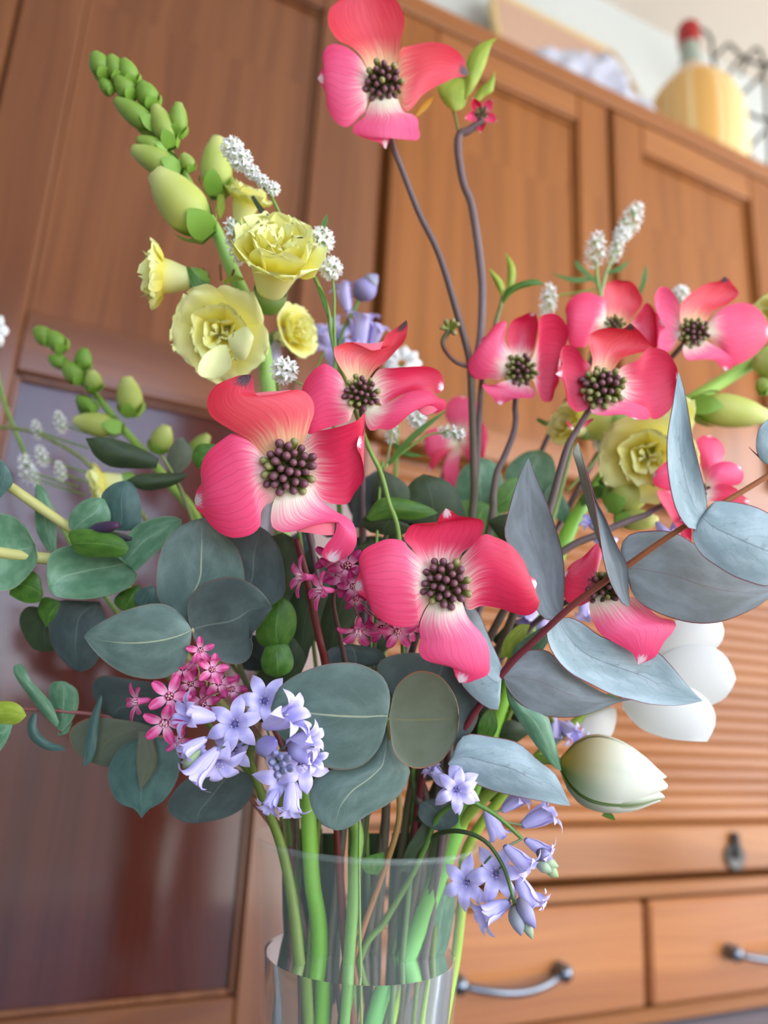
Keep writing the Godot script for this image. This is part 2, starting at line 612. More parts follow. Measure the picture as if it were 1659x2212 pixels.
func room() -> void:
	var walls := {"wall_back": [[-2.2, 2.95], [-0.9, 2.2], [-0.45, -0.33]], "wall_left": [[-2.3, -2.2], [-0.9, 2.2], [-0.45, 2.4]]}
	for k in walls:
		var mb := MB.new()
		var a = walls[k]
		box(mb, Vector3(a[0][0], a[1][0], a[2][0]), Vector3(a[0][1], a[1][1], a[2][1]))
		struct(k, mb, M.wall if k == "wall_back" else M.side_wall)
	var mb := MB.new()
	box(mb, Vector3(-2.3, -1.0, -0.45), Vector3(3.05, -0.9, 2.55))
	struct("floor", mb, M.floor)
	mb = MB.new()
	box(mb, Vector3(-2.3, 2.2, -0.45), Vector3(3.05, 2.32, 2.55))
	struct("ceiling", mb, M.ceiling)
	mb = MB.new()
	for a in [[-0.45, 0.45, -0.9, 2.2], [2.05, 2.4, -0.9, 2.2], [0.45, 2.05, 1.85, 2.2], [0.45, 2.05, -0.9, -0.25]]:
		box(mb, Vector3(2.95, a[2], a[0]), Vector3(3.05, a[3], a[1]))
	struct("wall_right", mb, M.side_wall)
	var sw := Node3D.new()
	sw.name = "window_3"
	add_child(sw)
	sw.set_meta("kind", "structure")
	ORG = Vector3.ZERO
	for b in [[0.45, 0.51, -0.25, 1.85], [1.99, 2.05, -0.25, 1.85], [1.22, 1.28, -0.19, 1.79], [0.51, 1.99, -0.25, -0.19], [0.51, 1.99, 1.79, 1.85]]:
		var f := MB.new()
		box(f, Vector3(2.97, b[2], b[0]), Vector3(3.03, b[3], b[1]), 0.004)
		built("window_frame", f, M.white_paint, sw)
	for h in 2:
		var g := MB.new()
		box(g, Vector3(2.998, -0.2, 0.5 + h * 0.77), Vector3(3.003, 1.8, 1.24 + h * 0.77))
		built("pane", g, M.pane, sw)
	# the wall behind the camera, with two window openings
	mb = MB.new()
	for a in [[-2.3, -1.2, -0.9, 2.2], [0.48, 0.76, -0.9, 2.2], [2.9, 3.05, -0.9, 2.2], [-1.2, 0.48, 1.85, 2.2], [0.76, 2.9, 1.85, 2.2], [-1.2, 0.48, -0.9, -0.4], [0.76, 2.9, -0.9, -0.7]]:  # the pier between the openings is added to darken the door reflection
		box(mb, Vector3(a[0], a[2], 2.4), Vector3(a[1], a[3], 2.55))
	struct("wall_front", mb, M.side_wall)
	for k in 2:
		var x0: float = [-1.2, 0.76][k]
		var x1: float = [0.48, 2.9][k]
		var y0: float = [-0.4, -0.7][k]
		var y1 := 1.85
		var o := Node3D.new()
		o.name = "window_%d" % (k + 1)
		add_child(o)
		o.set_meta("kind", "structure")
		ORG = Vector3.ZERO
		for b in [[x0, x0 + 0.06, y0, y1], [x1 - 0.06, x1, y0, y1], [(x0 + x1) / 2 - 0.03, (x0 + x1) / 2 + 0.03, y0 + 0.06, y1 - 0.06], [x0 + 0.06, x1 - 0.06, y0, y0 + 0.06], [x0 + 0.06, x1 - 0.06, y1 - 0.06, y1]]:
			var f := MB.new()
			box(f, Vector3(b[0], b[2], 2.45), Vector3(b[1], b[3], 2.51), 0.004)
			built("window_frame", f, M.white_paint, o)
		for h in 2:
			var g := MB.new()
			var a0 := lerpf(x0, x1, h * 0.5) + 0.03
			box(g, Vector3(a0, y0 + 0.05, 2.475), Vector3(a0 + (x1 - x0) / 2 - 0.06, y1 - 0.05, 2.48))
			built("pane", g, M.pane, o)


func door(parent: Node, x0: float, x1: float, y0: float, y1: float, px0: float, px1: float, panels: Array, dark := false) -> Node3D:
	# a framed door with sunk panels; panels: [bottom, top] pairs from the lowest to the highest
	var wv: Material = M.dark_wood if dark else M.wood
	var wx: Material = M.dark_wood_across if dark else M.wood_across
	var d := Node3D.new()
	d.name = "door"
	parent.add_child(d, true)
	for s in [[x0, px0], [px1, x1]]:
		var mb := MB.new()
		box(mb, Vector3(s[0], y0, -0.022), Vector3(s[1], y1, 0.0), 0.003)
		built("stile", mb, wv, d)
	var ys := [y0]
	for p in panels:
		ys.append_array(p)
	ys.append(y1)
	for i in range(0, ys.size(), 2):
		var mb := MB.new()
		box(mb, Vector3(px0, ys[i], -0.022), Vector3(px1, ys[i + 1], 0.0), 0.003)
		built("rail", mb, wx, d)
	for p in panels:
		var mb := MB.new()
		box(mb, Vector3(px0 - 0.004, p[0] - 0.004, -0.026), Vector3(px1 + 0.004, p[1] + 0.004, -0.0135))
		built("panel", mb, M.shaded_panel if dark and p[0] < 0.3 else wv, d)
		mb = MB.new()                                    # the thin moulding round the panel
		var q := 0.006
		for b in [[px0, px0 + q, p[0], p[1]], [px1 - q, px1, p[0], p[1]], [px0 + q, px1 - q, p[0], p[0] + q], [px0 + q, px1 - q, p[1] - q, p[1]]]:
			box(mb, Vector3(b[0], b[2], -0.0135), Vector3(b[1], b[3], -0.007), 0.003)
		built("moulding", mb, wv, d)
	return d


func cupboards() -> void:
	var y := 0.385
	# tall cupboard on the left
	var o := thing("tall_cupboard", "tall varnished wooden cupboard with a two-panel door, left of the roller shutter", "cupboard", Vector3(0.1, 0, -0.15))
	var mb := MB.new()
	box(mb, Vector3(-0.168, 0.003, -0.325), Vector3(0.349, 1.487, -0.024), 0.002)
	built("body", mb, M.dark_wood, o)
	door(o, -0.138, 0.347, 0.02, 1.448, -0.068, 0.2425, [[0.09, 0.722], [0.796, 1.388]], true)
	mb = MB.new()
	box(mb, Vector3(-0.168, 0.003, -0.024), Vector3(-0.141, 1.487, -0.001), 0.002)
	built("side_stile", mb, M.dark_wood, o)
	mb = MB.new()
	box(mb, Vector3(-0.14, 1.452, -0.024), Vector3(0.349, 1.49, 0.004), 0.003)
	built("top_rail", mb, M.dark_wood_across, o)
	# wall cupboard with its doors
	o = thing("wall_cupboard", "varnished wooden upper cupboard with panelled doors, above the roller shutter", "cupboard", Vector3(0.8, 0.74, -0.15))
	mb = MB.new()
	box(mb, Vector3(0.352, 0.728, -0.325), Vector3(1.78, 1.487, -0.03), 0.002)
	built("body", mb, M.wood, o)
	mb = MB.new()
	box(mb, Vector3(0.352, 1.452, -0.03), Vector3(1.78, 1.49, 0.004), 0.003)
	built("top_rail", mb, M.wood_across, o)
	door(o, 0.363, 0.778, 0.735, 1.449, 0.433, 0.712, [[0.786, 1.394]])
	door(o, 0.790, 1.205, 0.735, 1.449, 0.858, 1.134, [[0.786, 1.389]])
	door(o, 1.217, 1.632, 0.735, 1.449, 1.285, 1.562, [[0.786, 1.389]])
	# roller shutter
	o = thing("roller_shutter_cupboard", "wooden cupboard with a closed horizontal slatted roller shutter above the drawers", "cupboard", Vector3(0.8, 0.19, -0.15))
	mb = MB.new()
	box(mb, Vector3(0.352, 0.178, -0.325), Vector3(1.78, 0.726, -0.04), 0.002)
	built("body", mb, M.wood, o)
	for i in 25:
		var y0 := 0.2485 + i * 0.0186
		mb = MB.new()
		var pts := []
		var prof := []
		for k in 7:
			var a := PI * k / 6.0
			prof.append(Vector2(y0 + 0.0093 - cos(a) * 0.0089, -0.03 + sin(a) * 0.0055))
		var rows := []
		for xx in [0.372, 0.85, 1.4, 1.76]:
			var row := PackedVector3Array()
			for p in prof:
				row.append(Vector3(xx, p.x, p.y))
			rows.append(row)
		grid(mb, rows, [], [], 0.003)
		built("slat", mb, M.wood_slat, o)
	for s in [[0.352, 0.372], [1.76, 1.78]]:
		mb = MB.new()
		box(mb, Vector3(s[0], 0.178, -0.04), Vector3(s[1], 0.726, -0.004), 0.002)
		built("guide", mb, M.wood, o)
	mb = MB.new()
	box(mb, Vector3(0.374, 0.182, -0.036), Vector3(1.758, 0.247, -0.012), 0.004)
	built("bottom_rail", mb, M.wood_across, o)
	mb = MB.new()
	lathe_to(mb, Vector3(0.985, 0.203, -0.012), Vector3(0, 0, 1), [[0.001, 0.0], [0.019, 0.0], [0.02, 0.004], [0.016, 0.006], [0.012, 0.003], [0.001, 0.003]])
	var latch := built("latch", mb, M.iron, o)
	mb = MB.new()
	box(mb, Vector3(0.979, 0.2, -0.011), Vector3(0.991, 0.236, -0.002), 0.002)
	built("latch_catch", mb, M.dark, latch)
	latch.get_child(0).position = Vector3.ZERO
	# drawers
	o = thing("drawer_unit", "row of wooden drawers with metal bow handles on the worktop", "drawers", Vector3(0.8, 0.003, -0.15))
	mb = MB.new()
	box(mb, Vector3(0.352, 0.003, -0.325), Vector3(1.78, 0.174, -0.024), 0.002)
	built("body", mb, M.wood_across, o)
	mb = MB.new()
	box(mb, Vector3(0.352, 0.157, -0.024), Vector3(1.78, 0.1745, -0.004), 0.002)
	built("top_strip", mb, M.wood_across, o)
	mb = MB.new()
	box(mb, Vector3(0.352, 0.003, -0.024), Vector3(1.78, 0.022, -0.008), 0.002)
	built("plinth", mb, M.wood_across, o)
	for k in 3:
		var x0: float = [0.362, 0.807, 1.252][k]
		mb = MB.new()
		box(mb, Vector3(x0, 0.0255, -0.024), Vector3(x0 + 0.436, 0.153, 0.0), 0.005)
		var d := built("drawer", mb, M.wood_light, o)
		mb = MB.new()
		var hx := x0 + 0.218 - 0.002
		var pts := []
		for t in 17:
			var u := t / 16.0
			pts.append(Vector3(hx + (u - 0.5) * 0.15, 0.082 - 0.008 * sin(PI * u), 0.004 + 0.026 * pow(sin(PI * u), 0.6)))
		tube(mb, pts, [0.0042, 0.0048, 0.0052, 0.0048, 0.0042], 10)
		for s in [-0.075, 0.075]:
			lathe_to(mb, Vector3(hx + s, 0.083, 0.0), Vector3(0, 0, 1), [[0.001, 0.0], [0.010, 0.0], [0.011, 0.003], [0.007, 0.006], [0.0105, 0.011], [0.0105, 0.017], [0.006, 0.022], [0.0005, 0.023]])
		var hd := MeshInstance3D.new()
		hd.name = "handle"
		hd.mesh = mb.mesh(ORG)
		hd.material_override = M.steel
		d.add_child(hd)
	# worktop
	o = thing("worktop", "grey stone worktop under the drawers and the vase", "worktop", Vector3(0.8, -0.04, 0.2))
	mb = MB.new()
	box(mb, Vector3(-1.2, -0.04, -0.32), Vector3(2.2, 0.0, 0.72), 0.004)
	built("slab", mb, M.worktop, o)
	mb = MB.new()
	box(mb, Vector3(-1.15, -0.9, -0.32), Vector3(2.15, -0.04, 0.66), 0.004)
	built("base_cabinet", mb, M.wood, o)


func lathe_to(mb: MB, at: Vector3, axis: Vector3, prof: Array, sides := 20, cols := []) -> void:
	var t := MB.new()
	lathe(t, Vector3.ZERO, prof, sides, cols)
	var y := axis.normalized()
	var x := y.cross(Vector3(0.31, 0.2, 0.93)).normalized()
	var b := Basis(x, y, x.cross(y))
	var s := mb.v.size()
	for i in t.v.size():
		mb.add(at + b * t.v[i], t.uv[i], t.c[i])
	for i in t.ix:
		mb.ix.append(s + i)


func on_top() -> void:
	# leaning board
	var a := Vector3(0.685, 1.4905, -0.13)
	var b := Vector3(1.08, 1.4905, -0.13)
	var up := Vector3(0, 0.475, -0.15)
	var o := thing("tray", "large pale pinkish wooden tray with a yellow rim leaning behind the white bag", "tray", (a + b) / 2)
	var rows := []
	for i in 9:
		var row := PackedVector3Array()
		var t := i / 8.0
		for j in 13:
			var u := j / 12.0
			var uu := u
			if t > 0.6:
				uu = 0.5 + (u - 0.5) * (1.0 - 0.12 * pow((t - 0.6) / 0.4, 2.0))
			row.append(a.lerp(b, uu) + up * t)
		rows.append(row)
	var mb := MB.new()
	grid(mb, rows, [], [], 0.008)
	built("board", mb, mat(rgb(208, 174, 154), 0.5), o)
	mb = MB.new()
	var ring := []
	for i in range(0, 9):
		ring.append(rows[i][0])
	for j in range(1, 13):
		ring.append(rows[8][j])
	for i in range(7, -1, -1):
		ring.append(rows[i][12])
	tube(mb, ring, [0.009], 8)
	built("rim", mb, mat(rgb(226, 202, 140), 0.5), o)
	# crumpled white bag
	mb = MB.new()
	var n := noise(5, 9.0, 3)
	o = thing("plastic_bag", "crumpled white plastic bag lying on top of the cupboard left of the bottle", "bag", Vector3(0.86, 1.49, -0.07))
	rows = []
	for i in 25:
		var row := PackedVector3Array()
		var t := i / 24.0
		for j in 40:
			var ang := PI * j / 39.0
			var r := 0.085 * pow(sin(PI * clampf(t, 0.02, 0.98)), 0.45)
			var p := Vector3(lerpf(0.63, 0.955, t), 1.4905 + sin(ang) * r * 1.55, -0.062 + cos(ang) * r * 0.5)
			var k := n.get_noise_3d(p.x * 1.9, p.y * 1.2, p.z * 1.2)
			p += Vector3(0, sin(ang) * r * k * 0.55, cos(ang) * r * k * 0.4)
			row.append(p)
		rows.append(row)
	grid(mb, rows)
	built("bag", mb, mat(rgb(198, 206, 226), 0.4, {"backlight_enabled": true, "backlight": Color(0.5, 0.5, 0.5)}), o)
	# straw-covered bottle
	var bp := Vector3(1.122, 1.4905, -0.11)
	o = thing("wine_bottle", "bulbous straw-covered bottle with a red cap on top of the cupboard", "bottle", bp)
	mb = MB.new()
	lathe(mb, bp, [[0.001, 0.0], [0.08, 0.0], [0.094, 0.015], [0.102, 0.06], [0.104, 0.10], [0.1035, 0.14], [0.099, 0.18], [0.089, 0.215], [0.075, 0.24], [0.06, 0.255]], 56)
	var stripes := Image.create(256, 8, false, Image.FORMAT_RGB8)
	var ns := noise(31, 0.06)
	for x in 256:
		for yy in 8:
			stripes.set_pixel(x, yy, rgb(240, 222, 172).lerp(rgb(224, 176, 98), clampf(0.4 + ns.get_noise_1d(x * 1.3) * 1.9, 0, 1)))
	built("straw_cover", mb, textured(ImageTexture.create_from_image(stripes), 0.7), o)
	mb = MB.new()
	lathe(mb, bp, [[0.0615, 0.253], [0.05, 0.274], [0.036, 0.292], [0.027, 0.305]], 40)
	built("shoulder_band", mb, mat(rgb(238, 214, 190), 0.5), o)
	mb = MB.new()
	lathe(mb, bp, [[0.0275, 0.303], [0.024, 0.318], [0.021, 0.35], [0.0225, 0.372], [0.02, 0.38]], 32)
	built("neck", mb, mat(rgb(158, 176, 166), 0.12), o)
	mb = MB.new()
	lathe(mb, bp, [[0.0215, 0.368], [0.0245, 0.373], [0.0245, 0.418], [0.02, 0.428], [0.001, 0.43]], 32)
	built("cap", mb, mat(rgb(168, 30, 34), 0.4), o)
	# wire rack
	o = thing("wire_rack", "dark twisted wire bottle rack standing right of the straw bottle", "rack", Vector3(1.45, 1.49, -0.2))
	var wires := [
		[1500, 62, 1520, 66, 1535, 84, 1539, 118, 1545, 150], [1538, 128, 1556, 112, 1574, 96, 1590, 110, 1612, 128, 1640, 138, 1680, 140], [1600, 160, 1612, 130, 1628, 108, 1640, 108, 1648, 130, 1652, 150],
		[1600, 206, 1622, 186, 1645, 162, 1680, 120], [1604, 236, 1625, 250, 1655, 258, 1700, 262], [1600, 334, 1625, 312, 1655, 282, 1700, 240], [1645, 150, 1652, 180, 1656, 230, 1660, 300, 1662, 400], [1560, 190, 1580, 150, 1600, 128, 1616, 122]]
	for w in wires:
		var pts := []
		for i in range(0, w.size(), 2):
			pts.append(P(w[i], w[i + 1], 1.87 + 0.02 * sin(i)))
		mb = MB.new()
		tube(mb, smooth3(pts, 6), [0.0046], 8)
		built("wire", mb, M.iron, o)
	for x in [1.40, 1.52]:
		mb = MB.new()
		tube(mb, [Vector3(x, 1.49, -0.2), Vector3(x, 1.6, -0.2), Vector3(x + 0.01, 1.76, -0.2)], [0.006], 8)
		built("leg", mb, M.iron, o)


# ---------- vase ----------
func vase_r(y: float) -> float:
	return 0.0455 + 0.0212 * pow(clampf(y / RIM, 0.0, 1.0), 2.1)


func vase() -> void:
	var o := thing("glass_vase", "tall flared clear glass vase holding the whole bouquet", "vase", VASE + Vector3(0, 0.0005, 0))
	var mb := MB.new()
	var prof := [[0.0005, 0.0], [0.036, 0.0], [0.0405, 0.004]]
	for i in range(1, 22):
		prof.append([vase_r(RIM * i / 21.0), RIM * i / 21.0])
	prof.append([vase_r(RIM) + 0.0012, RIM + 0.0008])
	prof.append([vase_r(RIM) + 0.0002, RIM + 0.0028])
	prof.append([vase_r(RIM) - 0.0014, RIM + 0.0016])
	for i in range(20, 0, -1):
		prof.append([vase_r(RIM * i / 21.0) - 0.0028, RIM * i / 21.0])
	prof.append([0.036, 0.012])
	prof.append([0.0005, 0.011])
	lathe(mb, VASE + Vector3(0, 0.0005, 0), prof, 72)
	built("glass", mb, M.glass, o)
	mb = MB.new()
	var ring := []
	for j in 65:
		ring.append(VASE + Vector3(cos(TAU * j / 64.0) * (vase_r(RIM) - 0.0002), RIM + 0.0012, sin(TAU * j / 64.0) * (vase_r(RIM) - 0.0002)))
	tube(mb, ring, [0.0017], 8)
	built("rim", mb, M.glass, o)
	var wl := 0.2475
	o = thing("water", "clear water filling the glass vase around the stems", "water", VASE + Vector3(0, 0.0125, 0))
	mb = MB.new()
	prof = [[0.0005, 0.0125], [0.0355, 0.0135]]
	for i in range(2, 17):
		var yy := wl * i / 16.0
		prof.append([vase_r(yy) - 0.0031, yy])
	prof.append([vase_r(wl) - 0.0045, wl - 0.0007])
	prof.append([0.0005, wl - 0.0007])
	lathe(mb, VASE, prof, 64)
	built("water", mb, M.water, o)


func down(pts: Array, slot: int) -> Array:             # carries a stem on over the rim and down into the vase
	var a := slot * 2.39996
	if slot < 13:                                      # woody stems stand at the back of the vase
		a = atan2(-0.91, 0.41) + (slot % 7 - 3) * 0.38
	var last: Vector3 = pts[pts.size() - 1]
	var to := last - VASE
	var o := pts.duplicate()
	if last.y < RIM - 0.04:                             # already well inside the glass: straight on to the bottom
		var prev: Vector3 = pts[pts.size() - 2]
		var dir := (last - prev) / maxf(prev.y - last.y, 0.001)
		var end := last + dir * (last.y - 0.02)
		var h2 := Vector2(end.x - VASE.x, end.z - VASE.z).limit_length(0.034)
		o.append(last.lerp(VASE + Vector3(h2.x, 0.02, h2.y), 0.5))
		o.append(VASE + Vector3(h2.x, 0.02, h2.y))
		return o
	if last.y > RIM + 0.02 or Vector2(to.x, to.z).length() > 0.05:
		var h := Vector2(to.x, to.z)
		h = h.limit_length(0.046)
		if last.y > 0.36:
			o.append(last.lerp(VASE + Vector3(h.x, RIM + 0.015, h.y), 0.6) + Vector3(0, -0.005, 0))
		o.append(VASE + Vector3(h.x, RIM - 0.005, h.y))
	o.append(VASE + Vector3(cos(a) * 0.034, 0.02 + 0.01 * (slot % 3), sin(a) * 0.034))
	return o


func stem(parent: Node3D, a: Array, r: Array, cols: Array, m: Material, slot := -1, sides := 8, called := "stem") -> void:
	var pts := W(a)
	if slot >= 0:
		pts = down(pts, slot)
	var mb := MB.new()
	tube(mb, smooth3(pts, 7), r, sides, cols)
	built(called, mb, m, parent)


func leaf(parent: Node, L: Array, R: Array, d: float, z: Array, m: Material, called := "leaf", thick := 0.35, nr := 18, nc := 9) -> void:
	var mb := MB.new()
	sheet(mb, L, R, d, z, thick * MM, nr, nc, 0.0)
	built(called, mb, m, parent)


# ---------- dogwood ----------
func bud_mesh() -> ArrayMesh:
	if not shared.has("bud"):
		var mb := MB.new()
		var g := lin(104, 112, 40)
		var p := lin(98, 58, 64)
		var q := lin(128, 82, 90)
		lathe(mb, Vector3.ZERO, [[0.13, 0.0], [0.15, 0.3], [0.2, 0.5], [0.235, 0.66], [0.24, 0.78], [0.2, 0.9], [0.1, 0.98], [0.005, 1.0]], 9, [g.darkened(0.55), g, g.lerp(p, 0.5), p, p, q, q])
		shared.bud = mb.mesh()
	return shared.bud


func green_bud_mesh() -> ArrayMesh:
	if not shared.has("gbud"):
		var mb := MB.new()
		var g := lin(112, 124, 44)
		var q := lin(150, 150, 90)
		lathe(mb, Vector3.ZERO, [[0.13, 0.0], [0.15, 0.3], [0.2, 0.5], [0.23, 0.68], [0.23, 0.8], [0.18, 0.92], [0.005, 1.0]], 9, [g.darkened(0.4), g, g, q.lerp(lin(130, 90, 90), 0.4), q])
		shared.gbud = mb.mesh()
	return shared.gbud


func dogwood(label: String, cx: float, cy: float, d: float, kr: float, n_buds: int, tilt: Vector2, petals: Array, stem_px: Array, slot: int, base_z := 0.0) -> Node3D:
	var at := P(cx, cy, d)
	var o := thing("dogwood_branch", label, "dogwood", at, "pink dogwood blossoms in the bouquet")
	blossom(o, cx, cy, d, kr, n_buds, tilt, petals, base_z)
	var grey := [lin(112, 92, 92), lin(96, 78, 78), lin(92, 80, 62), lin(98, 92, 60)]
	if stem_px.is_empty():
		stem_px = [cx, cy, d + 0.01, lerpf(cx, 790, 0.3), lerpf(cy, 1500, 0.35), d + 0.05, lerpf(cx, 790, 0.75), 1640, 0.455]
	else:
		stem_px = [cx, cy, d + 0.006] + stem_px
	stem(o, stem_px, [0.0018, 0.002, 0.0024, 0.0026, 0.003], grey, M.stem, slot)
	return o


func blossom(o: Node3D, cx: float, cy: float, d: float, kr: float, n_buds: int, tilt: Vector2, petals: Array, base_z := 0.0) -> void:
	var at := P(cx, cy, d)
	var nrm := cam_dir(-(cx - 829.5) / FPX * 0.4 + tilt.x, -(cy - 1106.0) / FPX * 0.4 + tilt.y, -1.0)
	var r := kr / FPX * d
	var side := nrm.cross(Vector3(0.2, 0.9, 0.1)).normalized()
	var upv := nrm.cross(side)
	var mb := MB.new()
	# the green disc that carries the buds
	var rows := []
	for i in 7:
		var row := PackedVector3Array()
		var q := i / 6.0
		for j in 25:
			var a := TAU * j / 24.0
			row.append(at + (side * cos(a) + upv * sin(a)) * r * 0.92 * sin(q * PI * 0.5) + nrm * r * (0.30 * cos(q * PI * 0.5) - 0.12))
		rows.append(row)
	grid(mb, rows)
	var b := built("blossom", mb, M.disc, o)
	for k in n_buds:
		var q := sqrt((k + 0.5) / n_buds)
		var a := k * 2.39996 + cx
		var th := q * 1.05
		var rad := side * cos(a) + upv * sin(a)
		var from := at + rad * r * 0.62 * q + nrm * r * (0.16 - 0.16 * q * q)
		var dir := (nrm * cos(th) + rad * sin(th)).normalized()
		var sz := r * (0.62 + 0.12 * rng.randf())
		placed("bud", green_bud_mesh() if (q > 0.83 and rng.randf() < 0.55) or (rng.randf() < 0.6 and q > 0.45 and cy < 850 and cx > 1000) or rng.randf() < 0.06 else bud_mesh(), M.bud_tip, b, from - ORG, dir, sz, rng.randf() * TAU)
	for p in petals:
		mb = MB.new()
		var inn := Vector2(cx, cy)
		var L: Array = p[0]
		var R: Array = p[1]
		var l0 := Vector2(L[0], L[1]).lerp(inn, 0.5)
		var r0 := Vector2(R[0], R[1]).lerp(inn, 0.5)
		sheet(mb, [l0.x, l0.y] + L, [r0.x, r0.y] + R, d, [base_z + p[2][0], p[2][1], p[2][2], p[2][3], p[2][4] if p[2].size() > 4 else 0.0], 0.0, 30, 15, 0.55)
		built("bract", mb, M[p[3]], b)
		if p.size() > 4:
			mb = MB.new()
			sheet(mb, p[4], p[5], d, p[6], 0.0, 10, 5)
			built("curled_edge", mb, M.bract_fold, b)


func dogwoods() -> void:
	var o: Node3D
	dogwood("large pink dogwood blossom in front of the yellow snapdragons, its lower petal curling round", 624, 1013, 0.385, 56, 32, Vector2(0.1, -0.05), [
		[[575, 986, 552, 967, 537, 949, 501, 930, 463, 906, 449, 886, 449, 858, 466, 833, 494, 819, 514, 812, 533, 809], [656, 958, 666, 932, 672, 911, 678, 896, 678, 871, 666, 851, 648, 842, 628, 843, 610, 849, 577, 860, 556, 855, 549, 841, 545, 812, 533, 809], [0, 4, 7, -4], "bract_c",
			[552, 849, 575, 846, 600, 845, 628, 842], [552, 852, 577, 863, 602, 855, 628, 843], [5, 4, 1, 0]],
		[[575, 990, 549, 955, 527, 942, 501, 936, 484, 947, 458, 967, 440, 990, 433, 1018, 435, 1046, 425, 1058, 420, 1081], [597, 1071, 592, 1084, 577, 1089, 565, 1104, 563, 1122, 562, 1137, 542, 1155, 506, 1162, 476, 1152, 453, 1132, 438, 1111, 425, 1101, 420, 1081], [0, -4, 9, -6], "bract_a"],
		[[656, 958, 671, 944, 681, 932, 704, 928, 742, 919, 772, 908, 788, 891, 785, 917, 776, 939, 772, 955], [673, 1053, 689, 1074, 704, 1085, 737, 1090, 754, 1086, 767, 1063, 785, 1038, 786, 1013, 780, 985, 771, 970, 772, 955], [0, 6, -2, 5, -6], "bract_d"],
		[[597, 1071, 589, 1089, 585, 1114, 587, 1137, 603, 1148, 628, 1149, 666, 1137, 699, 1124, 724, 1122, 727, 1134, 722, 1155, 704, 1177, 696, 1195, 704, 1210, 722, 1215], [673, 1053, 681, 1066, 694, 1081, 719, 1101, 749, 1117, 765, 1134, 771, 1165, 765, 1187, 747, 1205, 722, 1215], [0, 2, 5, -2, -4], "bract_b",
			[640, 1147, 666, 1137, 699, 1124, 724, 1122], [640, 1148, 673, 1152, 699, 1156, 722, 1156], [6, 4, 2, 0]],
	], [], 0)
	dogwood("large pink dogwood blossom at the centre, its right petal over a grey eucalyptus leaf", 960, 1262, 0.372, 50, 30, Vector2(0.05, -0.1), [
		[[921, 1226, 903, 1203, 888, 1182, 873, 1165, 876, 1152, 885, 1137, 897, 1131, 921, 1132, 942, 1132, 948, 1117, 963, 1098], [993, 1221, 992, 1206, 1002, 1191, 1029, 1173, 1041, 1155, 1046, 1134, 1041, 1123, 1026, 1119, 990, 1114, 978, 1104, 963, 1098], [-1, 6, -5, 3], "bract_d"],
		[[921, 1226, 906, 1206, 882, 1182, 870, 1168, 839, 1164, 812, 1173, 785, 1188, 775, 1212, 778, 1236, 770, 1248, 766, 1269], [924, 1306, 915, 1321, 904, 1348, 903, 1352, 870, 1355, 839, 1348, 806, 1324, 797, 1303, 788, 1291, 770, 1279, 766, 1269], [0, -3, 8, -6], "bract_a"],
		[[993, 1223, 996, 1206, 1011, 1188, 1044, 1155, 1072, 1161, 1102, 1176, 1126, 1203, 1139, 1230, 1138, 1242, 1153, 1247, 1160, 1260], [1002, 1297, 1005, 1312, 1017, 1318, 1041, 1309, 1081, 1315, 1108, 1324, 1138, 1330, 1159, 1318, 1166, 1297, 1156, 1291, 1159, 1269, 1160, 1260], [0, -4, 7, -5, -3], "bract_d"],
		[[924, 1309, 913, 1330, 906, 1351, 907, 1372, 909, 1384, 904, 1396, 906, 1411, 918, 1426, 948, 1435, 975, 1441, 981, 1450, 984, 1462, 992, 1475], [998, 1300, 1005, 1321, 1017, 1342, 1041, 1369, 1055, 1396, 1058, 1426, 1055, 1456, 1029, 1468, 1011, 1475, 992, 1475], [0, 4, 6, -4], "bract_b"],
	], [], 1)
	dogwood("pink dogwood blossom with a pointed upper petal just behind the largest left blossom", 781, 852, 0.422, 36, 26, Vector2(0.0, -0.25), [
		[[751, 838, 738, 813, 728, 801, 716, 792, 701, 785, 685, 793, 669, 809, 656, 828, 652, 850, 655, 875], [762, 890, 757, 905, 751, 912, 732, 918, 701, 926, 673, 938, 664, 934, 656, 900, 655, 875], [0, -5, 6, -4], "bract_a"],
		[[749, 821, 747, 811, 736, 795, 726, 778, 721, 760, 722, 751, 747, 740, 763, 739, 783, 743, 804, 753, 820, 752, 829, 733, 837, 721, 855, 709, 878, 691], [796, 819, 814, 795, 833, 782, 857, 756, 876, 733, 881, 705, 878, 691], [-2, -4, -4, 4], "bract_c",
			[763, 738, 785, 741, 808, 742, 828, 737], [763, 740, 783, 748, 804, 757, 822, 754], [-1, -2, 1, 0]],
		[[804, 815, 820, 797, 845, 795, 876, 793, 915, 791, 937, 795, 954, 807, 959, 828, 958, 840], [818, 868, 830, 876, 850, 862, 890, 845, 925, 845, 948, 850, 958, 840], [0, -4, 3, 3], "bract_d"],
		[[788, 891, 790, 912, 796, 926, 804, 931, 820, 926, 837, 929, 855, 922, 872, 905, 886, 889, 898, 877, 902, 885, 915, 897, 927, 895], [818, 877, 841, 869, 865, 856, 886, 846, 911, 843, 935, 848, 947, 860, 962, 864, 962, 881, 947, 891, 927, 895], [1, 4, 6, -3], "bract_a",
			[898, 876, 915, 866, 932, 861, 946, 862], [902, 884, 915, 896, 932, 893, 946, 884], [6, 6, 1, 0]],
	], [], 2)
